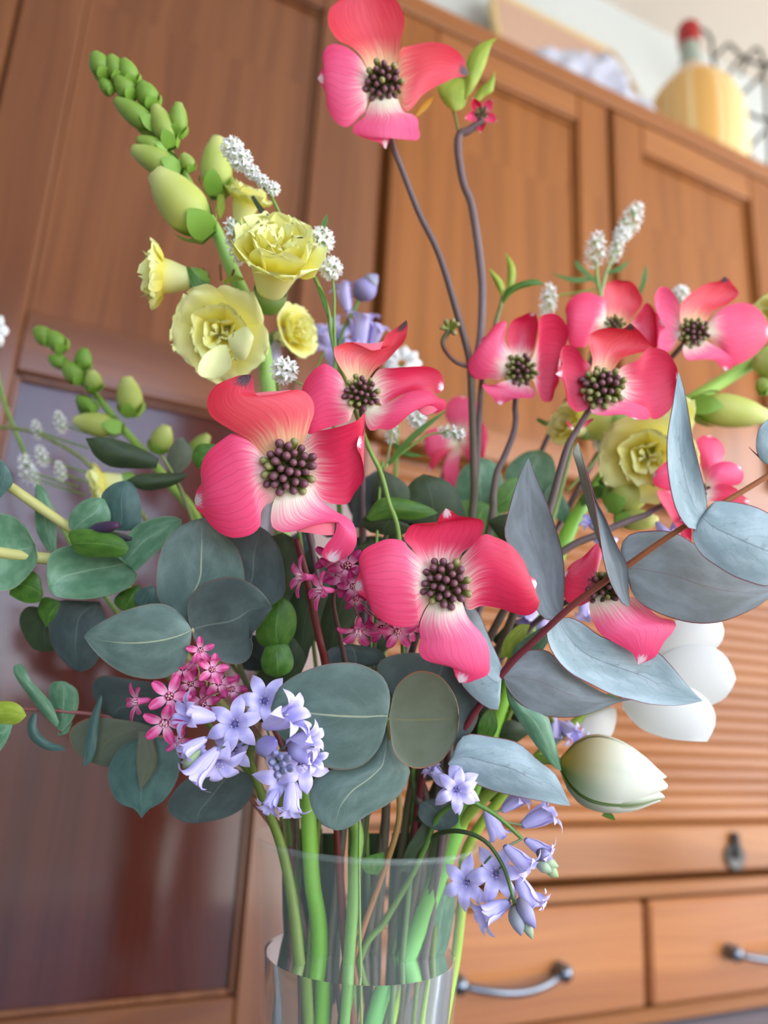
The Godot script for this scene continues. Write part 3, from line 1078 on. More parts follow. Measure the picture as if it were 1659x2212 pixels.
	o = dogwood("topmost pink dogwood blossom on a tall bare branch against the cupboard doors", 829, 182, 0.462, 41, 28, Vector2(0.05, 0.2), [
		[[796, 154, 786, 132, 774, 114, 756, 99, 733, 89, 718, 71, 709, 51, 710, 25, 723, 8, 748, -8, 780, -12], [855, 142, 862, 116, 865, 89, 872, 63, 874, 38, 867, 18, 855, 0, 832, -14, 800, -14, 780, -12], [-2, -8, -4, 6], "bract_c"],
		[[794, 152, 779, 127, 756, 106, 736, 97, 718, 95, 703, 104, 696, 124, 700, 139, 691, 157, 686, 170], [797, 215, 789, 243, 776, 253, 764, 266, 748, 275, 731, 268, 713, 248, 705, 225, 703, 200, 693, 182, 686, 170], [0, -4, 7, -5], "bract_b"],
		[[857, 142, 865, 106, 883, 100, 908, 94, 933, 91, 964, 96, 986, 109, 1002, 127, 1007, 144, 1014, 160], [862, 215, 870, 235, 880, 241, 895, 228, 908, 210, 933, 192, 958, 180, 984, 168, 1004, 165, 1014, 160], [0, -6, 5, -4, 4], "bract_c"],
		[[799, 223, 791, 243, 786, 253, 766, 268, 762, 278, 766, 289, 794, 301, 822, 309, 829, 319, 834, 322], [860, 215, 865, 228, 875, 243, 890, 246, 903, 258, 904, 278, 908, 291, 900, 304, 877, 296, 855, 291, 842, 301, 834, 322], [1, 4, 5, -4], "bract_b"],
	], [845, 300, 0.466, 868, 365, 0.468, 905, 460, 0.47, 940, 530, 0.472, 962, 590, 0.474, 985, 668, 0.476, 1000, 720, 0.478, 1014, 775, 0.48, 1018, 830, 0.48, 1023, 1000, 0.482, 1020, 1110, 0.482, 980, 1350, 0.475, 905, 1700, 0.46], 3)
	# the second shoot of the same branch, with a withered blossom and young leaves
	stem(o, [1042, 262, 0.50, 1012, 282, 0.5, 992, 293, 0.5, 990, 330, 0.5, 1001, 395, 0.5, 1018, 440, 0.5, 1030, 510, 0.5, 1040, 590, 0.498, 1042, 650, 0.495, 1036, 740, 0.49, 1016, 812, 0.482], [0.0026, 0.0028, 0.0026, 0.0026, 0.0028, 0.0026, 0.0024], [lin(92, 66, 66), lin(112, 92, 90), lin(118, 100, 98)], M.stem, -1, 8, "shoot")
	stem(o, [992, 290, 0.5, 986, 262, 0.5, 979, 236, 0.5], [0.0011, 0.0009], [lin(120, 120, 70), lin(130, 140, 60)], M.stem_green, -1, 6, "leaf_stalk")
	leaf(o, [1004, 216, 1004, 180, 1005, 150, 1012, 122, 1030, 100, 1052, 88, 1074, 82], [1022, 196, 1036, 170, 1049, 140, 1056, 116, 1062, 98, 1074, 82], 0.498, [0, -6, 3, -4], M.lime_leaf)
	leaf(o, [980, 240, 962, 226, 948, 204, 944, 186, 960, 176, 990, 168], [984, 240, 1002, 232, 1010, 206, 1012, 184, 1004, 172, 990, 168], 0.499, [2, -4, 3, -3], M.lime_leaf)
	leaf(o, [1018, 222, 1030, 200, 1042, 186, 1058, 172, 1070, 152], [1028, 226, 1048, 208, 1064, 198, 1068, 178, 1070, 152], 0.503, [0, 0, 2, -2], M.lime_leaf)
	leaf(o, [896, 252, 906, 232, 920, 218, 937, 208], [902, 252, 918, 240, 930, 226, 937, 208], 0.47, [0, -2, 1, 0], mat(rgb(196, 146, 40), 0.5))
	stem(o, [1014, 792, 0.48, 985, 782, 0.478, 962, 757, 0.476, 957, 735, 0.476, 972, 712, 0.476], [0.0016, 0.0013, 0.0015, 0.002], [lin(100, 82, 80), lin(90, 50, 44), lin(110, 110, 70)], M.stem, -1, 7, "twig")
	for k in 5:
		placed("twig_bud", green_bud_mesh(), M.bud_tip, o, P(972, 712, 0.476), cam_dir(cos(k * 1.3), sin(k * 1.3) - 0.6, -0.5), 0.0075)
	var wilt := []
	for k in 5:
		var a := k * 1.26 + 0.4
		var x := 1040 + cos(a) * 16
		var y := 246 + sin(a) * 20
		wilt.append([[1038 + cos(a - 0.9) * 8, 246 + sin(a - 0.9) * 8, 1040 + cos(a - 0.45) * 26, 246 + sin(a - 0.45) * 27, x + cos(a) * 21, y + sin(a) * 22], [1038 + cos(a + 0.9) * 8, 246 + sin(a + 0.9) * 8, 1040 + cos(a + 0.45) * 24, 246 + sin(a + 0.45) * 25, x + cos(a) * 21, y + sin(a) * 22], [0, 5, -3, 3], "bract_d" if k % 2 else "bract_b"])
	blossom(o, 1040, 246, 0.5, 15, 12, Vector2(0.2, -0.1), wilt)
	dogwood("small round pink dogwood blossom right of the tall bare branches, dark at the heart", 1123, 801, 0.478, 33, 26, Vector2(0.05, -0.05), [
		[[1105, 765, 1097, 738, 1096, 715, 1108, 692, 1126, 683, 1141, 676, 1154, 674], [1153, 755, 1160, 725, 1163, 700, 1160, 684, 1154, 674], [-1, 1, -6, 4], "bract_d"],
		[[1105, 762, 1090, 734, 1094, 696, 1076, 697, 1060, 712, 1051, 725, 1042, 730, 1034, 743], [1090, 813, 1076, 822, 1060, 817, 1034, 820, 1018, 811, 1011, 795, 1014, 775, 1027, 764, 1042, 757, 1034, 743], [0, -2, 7, -5], "bract_a"],
		[[1152, 768, 1163, 725, 1163, 696, 1172, 681, 1195, 677, 1213, 687, 1226, 707, 1228, 725, 1222, 743, 1212, 762, 1208, 785], [1152, 822, 1157, 835, 1163, 851, 1174, 867, 1192, 866, 1199, 842, 1208, 824, 1205, 797, 1208, 785], [0, 4, -3, 5, -3], "bract_d"],
		[[1101, 819, 1080, 826, 1069, 831, 1045, 830, 1042, 835, 1054, 849, 1065, 860, 1072, 871, 1081, 875], [1139, 830, 1150, 840, 1156, 851, 1150, 860, 1127, 860, 1108, 862, 1094, 869, 1081, 875], [1, 5, 2, 2], "bract_b"],
	], [1113, 872, 0.484, 1114, 905, 0.484, 1108, 940, 0.482, 1088, 990, 0.48, 1074, 1020, 0.478, 1066, 1070, 0.475, 1060, 1130, 0.472, 1000, 1400, 0.465, 880, 1750, 0.455], 4)
	dogwood("red-tinged dogwood blossom half hidden behind the deep red one at right", 1327, 703, 0.5, 21, 16, Vector2(0, -0.3), [
		[[1311, 690, 1307, 649, 1290, 638, 1261, 631, 1235, 644, 1222, 664, 1223, 687], [1304, 712, 1275, 721, 1267, 747, 1244, 750, 1229, 742, 1225, 710, 1223, 687], [0, -4, 6, -4], "bract_a"],
		[[1319, 697, 1310, 675, 1304, 649, 1304, 626, 1313, 612, 1330, 605, 1347, 606], [1350, 703, 1371, 681, 1388, 652, 1379, 626, 1365, 609, 1347, 606], [-2, -1, -5, 4], "bract_c"],
		[[1352, 706, 1376, 681, 1394, 655, 1408, 661, 1417, 678, 1431, 696, 1437, 707], [1364, 721, 1382, 736, 1405, 750, 1420, 750, 1425, 724, 1437, 707], [0, 3, -2, 2], "bract_d"],
	], [], 5)
	o = dogwood("deep red dogwood blossom touching the upright eucalyptus leaf at right", 1300, 841, 0.445, 44, 30, Vector2(0.0, -0.2), [
		[[1278, 805, 1280, 776, 1272, 742, 1272, 724, 1296, 711, 1324, 708, 1345, 710, 1362, 698], [1324, 802, 1342, 776, 1368, 765, 1394, 759, 1404, 745, 1394, 730, 1379, 713, 1362, 698], [-2, 4, -8, 5], "bract_c"],
		[[1272, 808, 1275, 788, 1261, 776, 1246, 753, 1229, 745, 1215, 750, 1209, 771, 1215, 788, 1200, 808], [1258, 857, 1272, 880, 1255, 889, 1244, 889, 1226, 872, 1220, 834, 1212, 820, 1200, 808], [0, 2, -2, 3], "bract_d"],
		[[1330, 805, 1350, 788, 1376, 779, 1399, 753, 1425, 753, 1446, 765, 1460, 788, 1464, 805, 1462, 815], [1342, 852, 1368, 875, 1394, 888, 1408, 905, 1425, 903, 1449, 883, 1462, 845, 1462, 815], [0, 3, -4, 4], "bract_d"],
		[[1275, 877, 1281, 893, 1310, 898, 1342, 895, 1359, 900, 1371, 906], [1342, 857, 1376, 872, 1399, 883, 1402, 905, 1371, 906], [2, 7, 1, 0], "bract_b"],
	], [1268, 893, 0.449, 1246, 930, 0.45, 1228, 960, 0.45, 1212, 1010, 0.45, 1190, 1090, 0.45, 1170, 1150, 0.45, 1080, 1400, 0.455, 920, 1750, 0.455], 6)
	leaf(o, [1240, 925, 1232, 915, 1222, 905], [1236, 930, 1226, 918, 1222, 905], 0.449, [0, 0, 0, 0], M.bract_d, "bud_scale")
	leaf(o, [1250, 925, 1268, 908, 1285, 903], [1254, 930, 1272, 916, 1285, 903], 0.449, [0, 0, 0, 0], M.bract_d, "bud_scale")
	dogwood("pale-hearted pink dogwood blossom highest in the right-hand cluster", 1496, 720, 0.492, 31, 26, Vector2(0.05, -0.1), [
		[[1472, 704, 1469, 681, 1469, 658, 1454, 632, 1437, 619, 1423, 623, 1414, 644, 1420, 675, 1434, 701], [1466, 736, 1451, 756, 1434, 759, 1421, 750, 1425, 721, 1437, 707, 1434, 701], [0, 4, -3, 4], "bract_b"],
		[[1469, 697, 1469, 672, 1477, 649, 1498, 629, 1527, 612, 1553, 607, 1564, 597], [1524, 697, 1541, 672, 1570, 658, 1587, 646, 1596, 632, 1584, 615, 1576, 603, 1564, 597], [-1, -3, -5, 3], "bract_c"],
		[[1526, 703, 1547, 675, 1578, 658, 1607, 654, 1630, 661, 1648, 678, 1659, 698, 1662, 716], [1529, 730, 1555, 753, 1578, 788, 1613, 779, 1642, 756, 1656, 739, 1662, 716], [0, -3, 5, -4], "bract_a"],
		[[1475, 750, 1480, 773, 1492, 779, 1521, 776, 1544, 779, 1555, 791, 1567, 802], [1527, 736, 1555, 753, 1584, 776, 1581, 794, 1567, 802], [1, 4, 3, 0], "bract_b"],
	], [], 7)
	dogwood("pink dogwood blossom turned away behind the upright eucalyptus leaf at right", 1512, 1062, 0.474, 22, 14, Vector2(0.3, 0.5), [
		[[1525, 1050, 1512, 1000, 1500, 969, 1511, 944, 1533, 940], [1545, 1035, 1560, 995, 1566, 973, 1555, 951, 1533, 940], [-3, -3, 5, -4], "bract_a"],
		[[1520, 1055, 1533, 1013, 1555, 998, 1580, 998, 1600, 1009], [1530, 1060, 1570, 1052, 1598, 1045, 1607, 1027, 1600, 1009], [0, 3, 5, -4], "bract_b"],
		[[1525, 1060, 1558, 1045, 1587, 1053, 1602, 1067, 1620, 1083], [1527, 1082, 1560, 1084, 1590, 1086, 1608, 1092, 1620, 1083], [3, 7, 3, 0], "bract_d"],
		[[1495, 1040, 1460, 990, 1442, 995, 1420, 1013, 1410, 1027], [1490, 1075, 1450, 1063, 1420, 1052, 1410, 1040, 1410, 1027], [2, 4, 4, -3], "bract_a"],
		[[1490, 1060, 1440, 1060, 1421, 1058, 1425, 1080, 1440, 1103, 1457, 1132, 1475, 1161, 1494, 1182], [1505, 1080, 1500, 1100, 1495, 1140, 1494, 1182], [5, 9, 2, 2], "bract_d"],
	], [1425, 1095, 0.475, 1395, 1112, 0.474, 1350, 1128, 0.472, 1290, 1155, 0.47, 1215, 1192, 0.468, 1100, 1300, 0.465, 960, 1600, 0.455], 8)
	dogwood("drooping pink dogwood blossom behind the eucalyptus stem, above the white tulip", 1302, 1272, 0.408, 40, 22, Vector2(-0.1, 0.0), [
		[[1290, 1240, 1300, 1200, 1292, 1172, 1262, 1200, 1233, 1219, 1220, 1240], [1283, 1290, 1272, 1300, 1250, 1309, 1225, 1300, 1217, 1277, 1220, 1240], [0, 2, 3, -3], "bract_d"],
		[[1275, 1300, 1274, 1322, 1293, 1364, 1322, 1385, 1360, 1406, 1372, 1420, 1378, 1436], [1330, 1295, 1370, 1290, 1420, 1330, 1448, 1338, 1461, 1347, 1452, 1368, 1436, 1385, 1415, 1419, 1378, 1436], [2, 12, 8, -4], "bract_b"],
	], [], 9)
	dogwood("blurred pale pink dogwood blossom behind the tall bare branch at the centre", 985, 945, 0.56, 14, 8, Vector2(0.2, 0.6), [
		[[985, 935, 965, 905, 962, 880, 978, 860, 1000, 856], [1005, 935, 1030, 915, 1040, 890, 1025, 865, 1000, 856], [0, 0, 4, -3], "bract_b"],
		[[995, 940, 1020, 925, 1045, 915, 1055, 945, 1050, 960], [990, 955, 1005, 985, 1028, 1005, 1045, 990, 1050, 960], [0, 2, 4, -3], "bract_a"],
		[[985, 935, 950, 925, 925, 930, 915, 955], [985, 960, 950, 990, 925, 985, 915, 955], [0, 2, 4, -3], "bract_b"],
		[[970, 950, 940, 975, 928, 1000, 925, 1020], [985, 965, 955, 990, 940, 1010, 925, 1020], [2, 4, 2, 0], "bract_d"],
		[[975, 960, 958, 1010, 965, 1050, 985, 1075], [1000, 965, 990, 1010, 1000, 1050, 985, 1075], [-2, -6, 2, 0], "bract_b"],
	], [], 10)
	# a leafy shoot without a blossom
	o = thing("dogwood_branch", "dogwood shoot ending in three fresh lime leaves above the small round blossom", "dogwood", P(1085, 650, 0.5), "pink dogwood blossoms in the bouquet")
	o.remove_meta("group")
	stem(o, [1086, 640, 0.5, 1082, 660, 0.5, 1073, 690, 0.5, 1062, 740, 0.495, 1040, 830, 0.49, 1030, 1000, 0.485, 1010, 1200, 0.48], [0.0013, 0.002, 0.0024], [lin(120, 140, 60), lin(104, 80, 76), lin(96, 80, 78)], M.stem, 11)
	leaf(o, [1083, 640, 1074, 622, 1064, 600, 1055, 578], [1092, 632, 1088, 612, 1074, 594, 1055, 578], 0.5, [0, 0, 2, -2], M.lime_leaf)
	leaf(o, [1094, 630, 1096, 600, 1096, 570, 1092, 545], [1108, 622, 1114, 598, 1110, 570, 1092, 545], 0.502, [0, -3, 2, -2], M.lime_leaf)
	leaf(o, [1084, 652, 1092, 628, 1112, 614, 1140, 605, 1160, 604, 1178, 616], [1088, 656, 1106, 634, 1130, 622, 1158, 616, 1178, 616], 0.499, [0, 3, 3, -2], M.green_leaf)


# ---------- eucalyptus ----------
func eucalyptus() -> void:
	var o := thing("eucalyptus_branch", "blue-grey eucalyptus branch with red-edged leaves reaching out past the right edge", "eucalyptus", P(1225, 1318, 0.385))
	var red := lin(112, 40, 48)
	var rust := lin(160, 96, 50)
	stem(o, [1760, 965, 0.36, 1659, 1028, 0.362, 1527, 1108, 0.366, 1440, 1162, 0.372, 1362, 1217, 0.378, 1290, 1268, 0.384, 1225, 1318, 0.39, 1150, 1388, 0.398, 1089, 1450, 0.405, 1000, 1580, 0.42, 900, 1760, 0.445], [0.0013, 0.0014, 0.0016, 0.0018, 0.002, 0.0022], [rust, rust, red.lerp(rust, 0.5), red, red, red], M.stem, 12)
	var b: Material = M.blue_leaf
	var p: Material = M.blue_leaf_plum
	leaf(o, [1522, 1117, 1511, 1127, 1504, 1143, 1493, 1145, 1475, 1128, 1457, 1092, 1446, 1042, 1441, 995, 1442, 940, 1452, 880, 1460, 830, 1466, 803], [1524, 1110, 1527, 1085, 1522, 1052, 1511, 1009, 1497, 951, 1490, 904, 1480, 850, 1466, 803], 0.364, [0, -3, 4, 3], b, "leaf", 0.4, 24, 11)
	leaf(o, [1533, 1112, 1540, 1085, 1573, 1083, 1623, 1092, 1659, 1108, 1700, 1135, 1745, 1185], [1525, 1125, 1504, 1139, 1495, 1150, 1500, 1175, 1518, 1201, 1547, 1222, 1583, 1244, 1623, 1259, 1659, 1266, 1710, 1245, 1745, 1185], 0.364, [0, 6, 5, -4], b, "leaf", 0.4, 24, 11)
	leaf(o, [1356, 1311, 1348, 1309, 1327, 1277, 1312, 1241, 1301, 1194, 1290, 1121, 1280, 1067, 1262, 1002, 1249, 955], [1360, 1305, 1358, 1270, 1356, 1222, 1345, 1201, 1327, 1165, 1309, 1121, 1290, 1085, 1275, 1040, 1249, 955], 0.376, [2, 3, 2, 2], p, "leaf", 0.4, 24, 7)
	leaf(o, [1296, 1180, 1283, 1139, 1265, 1081, 1247, 1009, 1237, 977, 1249, 955], [1301, 1194, 1290, 1121, 1280, 1067, 1262, 1002, 1255, 975, 1249, 955], 0.376, [4, 4, 0, 0, 5], M.blue_leaf_back, "leaf", 0.4, 18, 5)
	leaf(o, [1357, 1222, 1345, 1204, 1341, 1179, 1356, 1157, 1385, 1148, 1450, 1148, 1500, 1175, 1570, 1220, 1640, 1262, 1690, 1268], [1359, 1233, 1359, 1259, 1370, 1288, 1392, 1309, 1428, 1327, 1475, 1342, 1518, 1347, 1562, 1342, 1602, 1327, 1638, 1309, 1659, 1293, 1690, 1268], 0.389, [2, -2, 4, -5], p, "leaf", 0.4, 24, 11)
	leaf(o, [1212, 1333, 1186, 1342, 1160, 1320, 1142, 1277, 1113, 1212, 1090, 1160, 1090, 1139, 1099, 1103, 1113, 1053, 1131, 1006, 1142, 989], [1214, 1324, 1218, 1302, 1220, 1248, 1215, 1194, 1200, 1139, 1182, 1085, 1160, 1034, 1142, 989], 0.392, [0, -8, -4, 3], p, "leaf", 0.4, 24, 11)
	leaf(o, [1213, 1335, 1235, 1335, 1265, 1350, 1300, 1375, 1360, 1392, 1415, 1405, 1449, 1436, 1483, 1478, 1518, 1514], [1208, 1340, 1183, 1356, 1181, 1377, 1196, 1415, 1230, 1453, 1276, 1478, 1322, 1501, 1365, 1512, 1407, 1522, 1466, 1524, 1518, 1514], 0.394, [0, -8, -5, 4], b, "leaf", 0.4, 24, 11)
	leaf(o, [1088, 1455, 1107, 1432, 1120, 1411, 1171, 1402, 1200, 1420, 1250, 1465, 1310, 1500, 1365, 1512], [1088, 1465, 1099, 1491, 1124, 1520, 1158, 1541, 1196, 1549, 1247, 1548, 1297, 1533, 1339, 1516, 1365, 1512], 0.405, [0, -4, 4, -4], p, "leaf", 0.4, 20, 11)
	leaf(o, [1083, 1460, 1080, 1500, 1076, 1535, 1050, 1528, 1020, 1505, 995, 1475, 985, 1430, 985, 1380, 1000, 1320, 1008, 1300], [1088, 1450, 1078, 1425, 1065, 1395, 1050, 1360, 1035, 1325, 1008, 1300], 0.405, [0, -6, 3, -3], b, "leaf", 0.4, 20, 9)
	leaf(o, [1093, 1480, 1100, 1520, 1130, 1570, 1165, 1620, 1200, 1660, 1213, 1665], [1097, 1476, 1140, 1520, 1180, 1545, 1195, 1590, 1208, 1640, 1213, 1665], 0.408, [-2, 4, 3, -3], M.spurge_leaf, "leaf", 0.4)
	leaf(o, [975, 1640, 1002, 1588, 1065, 1592, 1120, 1605, 1162, 1642, 1196, 1668, 1217, 1706, 1232, 1741], [968, 1650, 990, 1670, 1036, 1697, 1086, 1714, 1150, 1727, 1213, 1739, 1232, 1741], 0.412, [0, 3, 4, -5], b, "leaf", 0.4, 20, 11)
	leaf(o, [1104, 1440, 1110, 1400, 1140, 1375, 1175, 1352, 1190, 1350], [1125, 1450, 1150, 1430, 1175, 1400, 1190, 1370, 1190, 1350], 0.43, [0, 0, 2, -2], M.spurge_leaf, "leaf", 0.4)
	leaf(o, [1680, 1012, 1650, 1000, 1638, 985, 1633, 962, 1640, 925, 1665, 900], [1690, 1000, 1700, 950, 1690, 910, 1665, 900], 0.36, [0, 0, 2, -2], b)
	var mb := MB.new()
	tube(mb, [P(1646, 992, 0.361), P(1630, 978, 0.361), P(1618, 966, 0.361)], [0.0005, 0.0003, 0.0001], 6, [red])
	built("leaf_tip", mb, M.stem, o)
	mb = MB.new()
	tube(mb, [P(1524, 1108, 0.365), P(1520, 1080, 0.363), P(1513, 1056, 0.362)], [0.0005, 0.0004, 0.0003], 6, [lin(120, 130, 120)])
	built("bud_scale", mb, M.stem, o)

	# round-leaved branch at the front left
	o = thing("eucalyptus_branch", "round-leaved grey-green eucalyptus branch below the largest blossom, pointed leaf at left", "eucalyptus", P(413, 1360, 0.385))
	var pale := lin(150, 140, 100)
	stem(o, [413, 1360, 0.388, 430, 1385, 0.4, 480, 1450, 0.42, 560, 1600, 0.435, 660, 1780, 0.45], [0.0013, 0.0018, 0.0022], [pale, lin(120, 90, 70), red], M.stem, 13)
	var r: Material = M.round_leaf
	leaf(o, [400, 1345, 365, 1322, 345, 1300, 338, 1270, 340, 1219, 355, 1174, 377, 1148, 404, 1129, 440, 1118], [410, 1345, 440, 1330, 480, 1300, 520, 1270, 529, 1245, 515, 1189, 490, 1160, 470, 1132, 440, 1118], 0.402, [0, -4, 3, 2], r, "leaf", 0.4, 20, 11)
	leaf(o, [500, 1290, 480, 1240, 478, 1190, 490, 1160, 530, 1140, 560, 1136], [520, 1300, 570, 1312, 612, 1287, 615, 1240, 605, 1190, 585, 1155, 560, 1136], 0.414, [0, -3, 2, 2], M.round_leaf_dark, "leaf", 0.4, 20, 11)
	leaf(o, [413, 1358, 400, 1337, 377, 1315, 348, 1304, 310, 1307, 262, 1322, 224, 1341, 194, 1360, 181, 1375], [413, 1362, 412, 1385, 400, 1430, 374, 1457, 344, 1466, 310, 1466, 273, 1457, 239, 1438, 209, 1412, 181, 1375], 0.387, [0, 2, 4, -4], r, "leaf", 0.4, 22, 11)
	leaf(o, [413, 1356, 404, 1327, 407, 1297, 430, 1268, 467, 1251, 504, 1247, 542, 1260, 572, 1286, 588, 1314], [415, 1365, 426, 1397, 448, 1416, 486, 1431, 516, 1435, 538, 1423, 546, 1397, 542, 1375, 560, 1352, 588, 1314], 0.388, [0, 0, -3, 5, -8], M.round_leaf_dark, "leaf", 0.4, 22, 11)

	o = thing("eucalyptus_branch", "eucalyptus branch with big round leaves at the front centre, above the vase", "eucalyptus", P(838, 1546, 0.385))
	stem(o, [838, 1552, 0.39, 842, 1590, 0.4, 850, 1640, 0.415, 862, 1720, 0.425, 858, 1790, 0.43, 826, 1890, 0.43, 780, 2020, 0.425, 752, 2140, 0.42], [0.0011, 0.0018, 0.0018], [lin(170, 160, 90), lin(150, 110, 60), lin(170, 70, 50)], M.stem, 14)
	leaf(o, [838, 1540, 842, 1520, 841, 1493, 828, 1463, 805, 1446, 772, 1433, 739, 1431, 699, 1436, 659, 1449, 626, 1466, 600, 1490, 585, 1530], [836, 1552, 835, 1560, 825, 1602, 805, 1635, 779, 1655, 745, 1663, 706, 1658, 666, 1642, 625, 1610, 595, 1575, 585, 1530], 0.387, [0, -4, 3, -3], r, "leaf", 0.4, 24, 13)
	leaf(o, [840, 1543, 843, 1530, 851, 1493, 868, 1469, 891, 1453, 914, 1449, 948, 1459, 971, 1483, 986, 1512, 992, 1549], [841, 1556, 845, 1602, 855, 1629, 871, 1648, 895, 1660, 921, 1658, 948, 1648, 971, 1622, 987, 1589, 992, 1549], 0.389, [0, 4, -2, 2], M.round_leaf_olive, "leaf", 0.4, 24, 13)
	leaf(o, [835, 1572, 800, 1630, 740, 1655, 686, 1675, 669, 1708, 669, 1731, 679, 1758, 696, 1781, 725, 1794], [841, 1575, 852, 1615, 870, 1648, 886, 1658, 881, 1685, 865, 1715, 832, 1741, 798, 1758, 765, 1781, 740, 1793, 725, 1794], 0.4, [-2, 8, 3, -4], r, "leaf", 0.4, 22, 13)
	leaf(o, [850, 1510, 815, 1450, 830, 1422, 880, 1410, 950, 1415], [900, 1560, 960, 1600, 1000, 1600, 1030, 1560, 1034, 1510, 1015, 1460, 985, 1428, 950, 1415], 0.418, [0, -4, 2, 0], M.round_leaf_dark, "leaf", 0.4)
	leaf(o, [720, 1440, 702, 1420, 715, 1400, 750, 1392], [800, 1440, 835, 1430, 822, 1405, 785, 1395, 750, 1392], 0.43, [0, -4, 2, 0], M.round_leaf_dark, "leaf", 0.4)
	leaf(o, [905, 1740, 905, 1765, 925, 1785, 950, 1796], [920, 1728, 960, 1723, 985, 1748, 990, 1775, 970, 1790, 950, 1796], 0.425, [0, 0, 2, 0], M.round_leaf_dark, "leaf", 0.4)

	o = thing("eucalyptus_branch", "dim teal eucalyptus leaves hanging under the pink currant flowers at lower left", "eucalyptus", P(310, 1600, 0.42))
	stem(o, [310, 1595, 0.425, 400, 1600, 0.44, 520, 1680, 0.452, 600, 1780, 0.452], [0.001, 0.0016, 0.002], [pale, lin(120, 90, 70)], M.stem, 15)
	leaf(o, [310, 1590, 262, 1615, 235, 1660, 238, 1700, 258, 1735, 290, 1747, 306, 1768], [330, 1590, 370, 1605, 390, 1640, 380, 1690, 352, 1730, 322, 1748, 306, 1768], 0.425, [0, 4, 3, -3], M.spurge_teal, "leaf", 0.4)
	leaf(o, [300, 1580, 295, 1650, 302, 1707], [328, 1580, 340, 1640, 325, 1680, 302, 1707], 0.417, [0, 2, 2, 0], M.round_leaf_olive, "leaf", 0.4)
	leaf(o, [480, 1650, 400, 1685, 365, 1728, 365, 1755, 395, 1775, 430, 1778], [510, 1660, 548, 1685, 535, 1735, 490, 1765, 430, 1778], 0.43, [0, 3, 2, 0], M.round_leaf_dark, "leaf", 0.4)
	leaf(o, [300, 1560, 200, 1550, 150, 1580, 170, 1630, 230, 1658], [330, 1570, 320, 1620, 280, 1650, 230, 1658], 0.436, [0, 0, 2, 0], M.round_leaf_olive, "leaf", 0.4)
	leaf(o, [205, 1300, 120, 1300, 105, 1350, 115, 1400, 150, 1440, 172, 1452], [215, 1300, 230, 1340, 222, 1400, 200, 1440, 172, 1452], 0.44, [0, 0, 3, -2], M.round_leaf_dark, "leaf", 0.4)
	leaf(o, [400, 1480, 300, 1470, 215, 1460, 200, 1500, 240, 1560], [400, 1500, 400, 1560, 320, 1590, 240, 1560], 0.44, [0, 0, 3, -2], M.round_leaf_dark, "leaf", 0.4)


# ---------- bells ----------
func tepal_mesh(kind: String) -> ArrayMesh:             # one of six lobes, unit length along +y; star: opens wide; bell: long tube
	if not shared.has(kind):
		var mb := MB.new()
		var rows := []
		var cols := []
		for i in 15:
			var t := i / 14.0
			var rad: float
			var y: float
			var w: float
			if kind == "star":
				rad = 0.10 + 0.05 * t + 0.87 * pow(t, 1.6)
				y = 0.56 * sin(minf(t * 1.35, 1.0) * PI * 0.5) - 0.42 * pow(maxf(t - 0.5, 0.0) / 0.5, 2.0)
				w = 0.10 + 0.155 * sin(PI * pow(t, 1.35))
			elif kind == "bell":
				rad = 0.09 + 0.11 * sin(minf(t * 2.0, 1.0) * PI * 0.5) + 0.34 * pow(maxf(t - 0.6, 0.0) / 0.4, 1.7)
				y = t * 1.16 - 0.34 * pow(maxf(t - 0.7, 0.0) / 0.3, 2.0)
				w = 0.10 + 0.06 * sin(PI * t)
			else:                                        # closed bud
				rad = 0.19 * sin(PI * clampf(t, 0.03, 0.97))
				y = t
				w = 0.11 * sin(PI * clampf(t, 0.05, 0.97))
			if t > 0.82 and kind != "shut":
				w *= sqrt(maxf(0.0, (1.0 - t) / 0.18)) * 0.95 + 0.05
			var row := PackedVector3Array()
			var cr_ := []
			for j in 7:
				var u := j / 6.0 * 2.0 - 1.0
				var a := u * w / maxf(rad, 0.08) * (1.0 if rad < 0.3 else 1.0)
				a = clampf(a, -0.62, 0.62) if t < 0.5 else a
				var keel := 0.025 * (1.0 - u * u) * (1.0 if kind != "star" else 1.4)
				row.append(Vector3(sin(a) * (rad + keel * 0.4), y + (keel if kind == "star" else 0.0), cos(a) * (rad + keel * 0.4)))
				var c := lin(218, 208, 248).lerp(lin(172, 170, 242), clampf(0.75 - absf(u) * 1.3, 0.0, 0.7) * (0.4 + 0.6 * t))
				if t > 0.75:
					c = c.lerp(lin(218, 202, 242), (t - 0.75) * 2.0)
				cr_.append(c)
			rows.append(row)
			cols.append(cr_)
		grid(mb, rows, [], cols)
		shared[kind] = mb.mesh()
	return shared[kind]


func stamens_mesh() -> ArrayMesh:
	if not shared.has("stamens"):
		var mb := MB.new()
		for k in 6:
			var a := TAU * k / 6.0 + 0.5
			var d := Vector3(sin(a) * 0.13, 0.0, cos(a) * 0.13)
			tube(mb, [d * 0.5, d + Vector3(0, 0.45, 0)], [0.012, 0.01], 5, [lin(190, 180, 235)])
			pod(mb, d + Vector3(0, 0.43, 0), d * 1.2 + Vector3(0, 0.53, 0), 0.028, [0.4, 1.0, 0.4], [lin(236, 232, 226)], 6, 5)
		tube(mb, [Vector3.ZERO, Vector3(0, 0.5, 0)], [0.03, 0.016], 6, [lin(200, 196, 230)])
		pod(mb, Vector3(0, -0.06, 0), Vector3(0, 0.1, 0), 0.11, [0.4, 0.9, 1.0, 0.6], [lin(150, 140, 200)], 8, 6)
		shared.stamens = mb.mesh()
	return shared.stamens


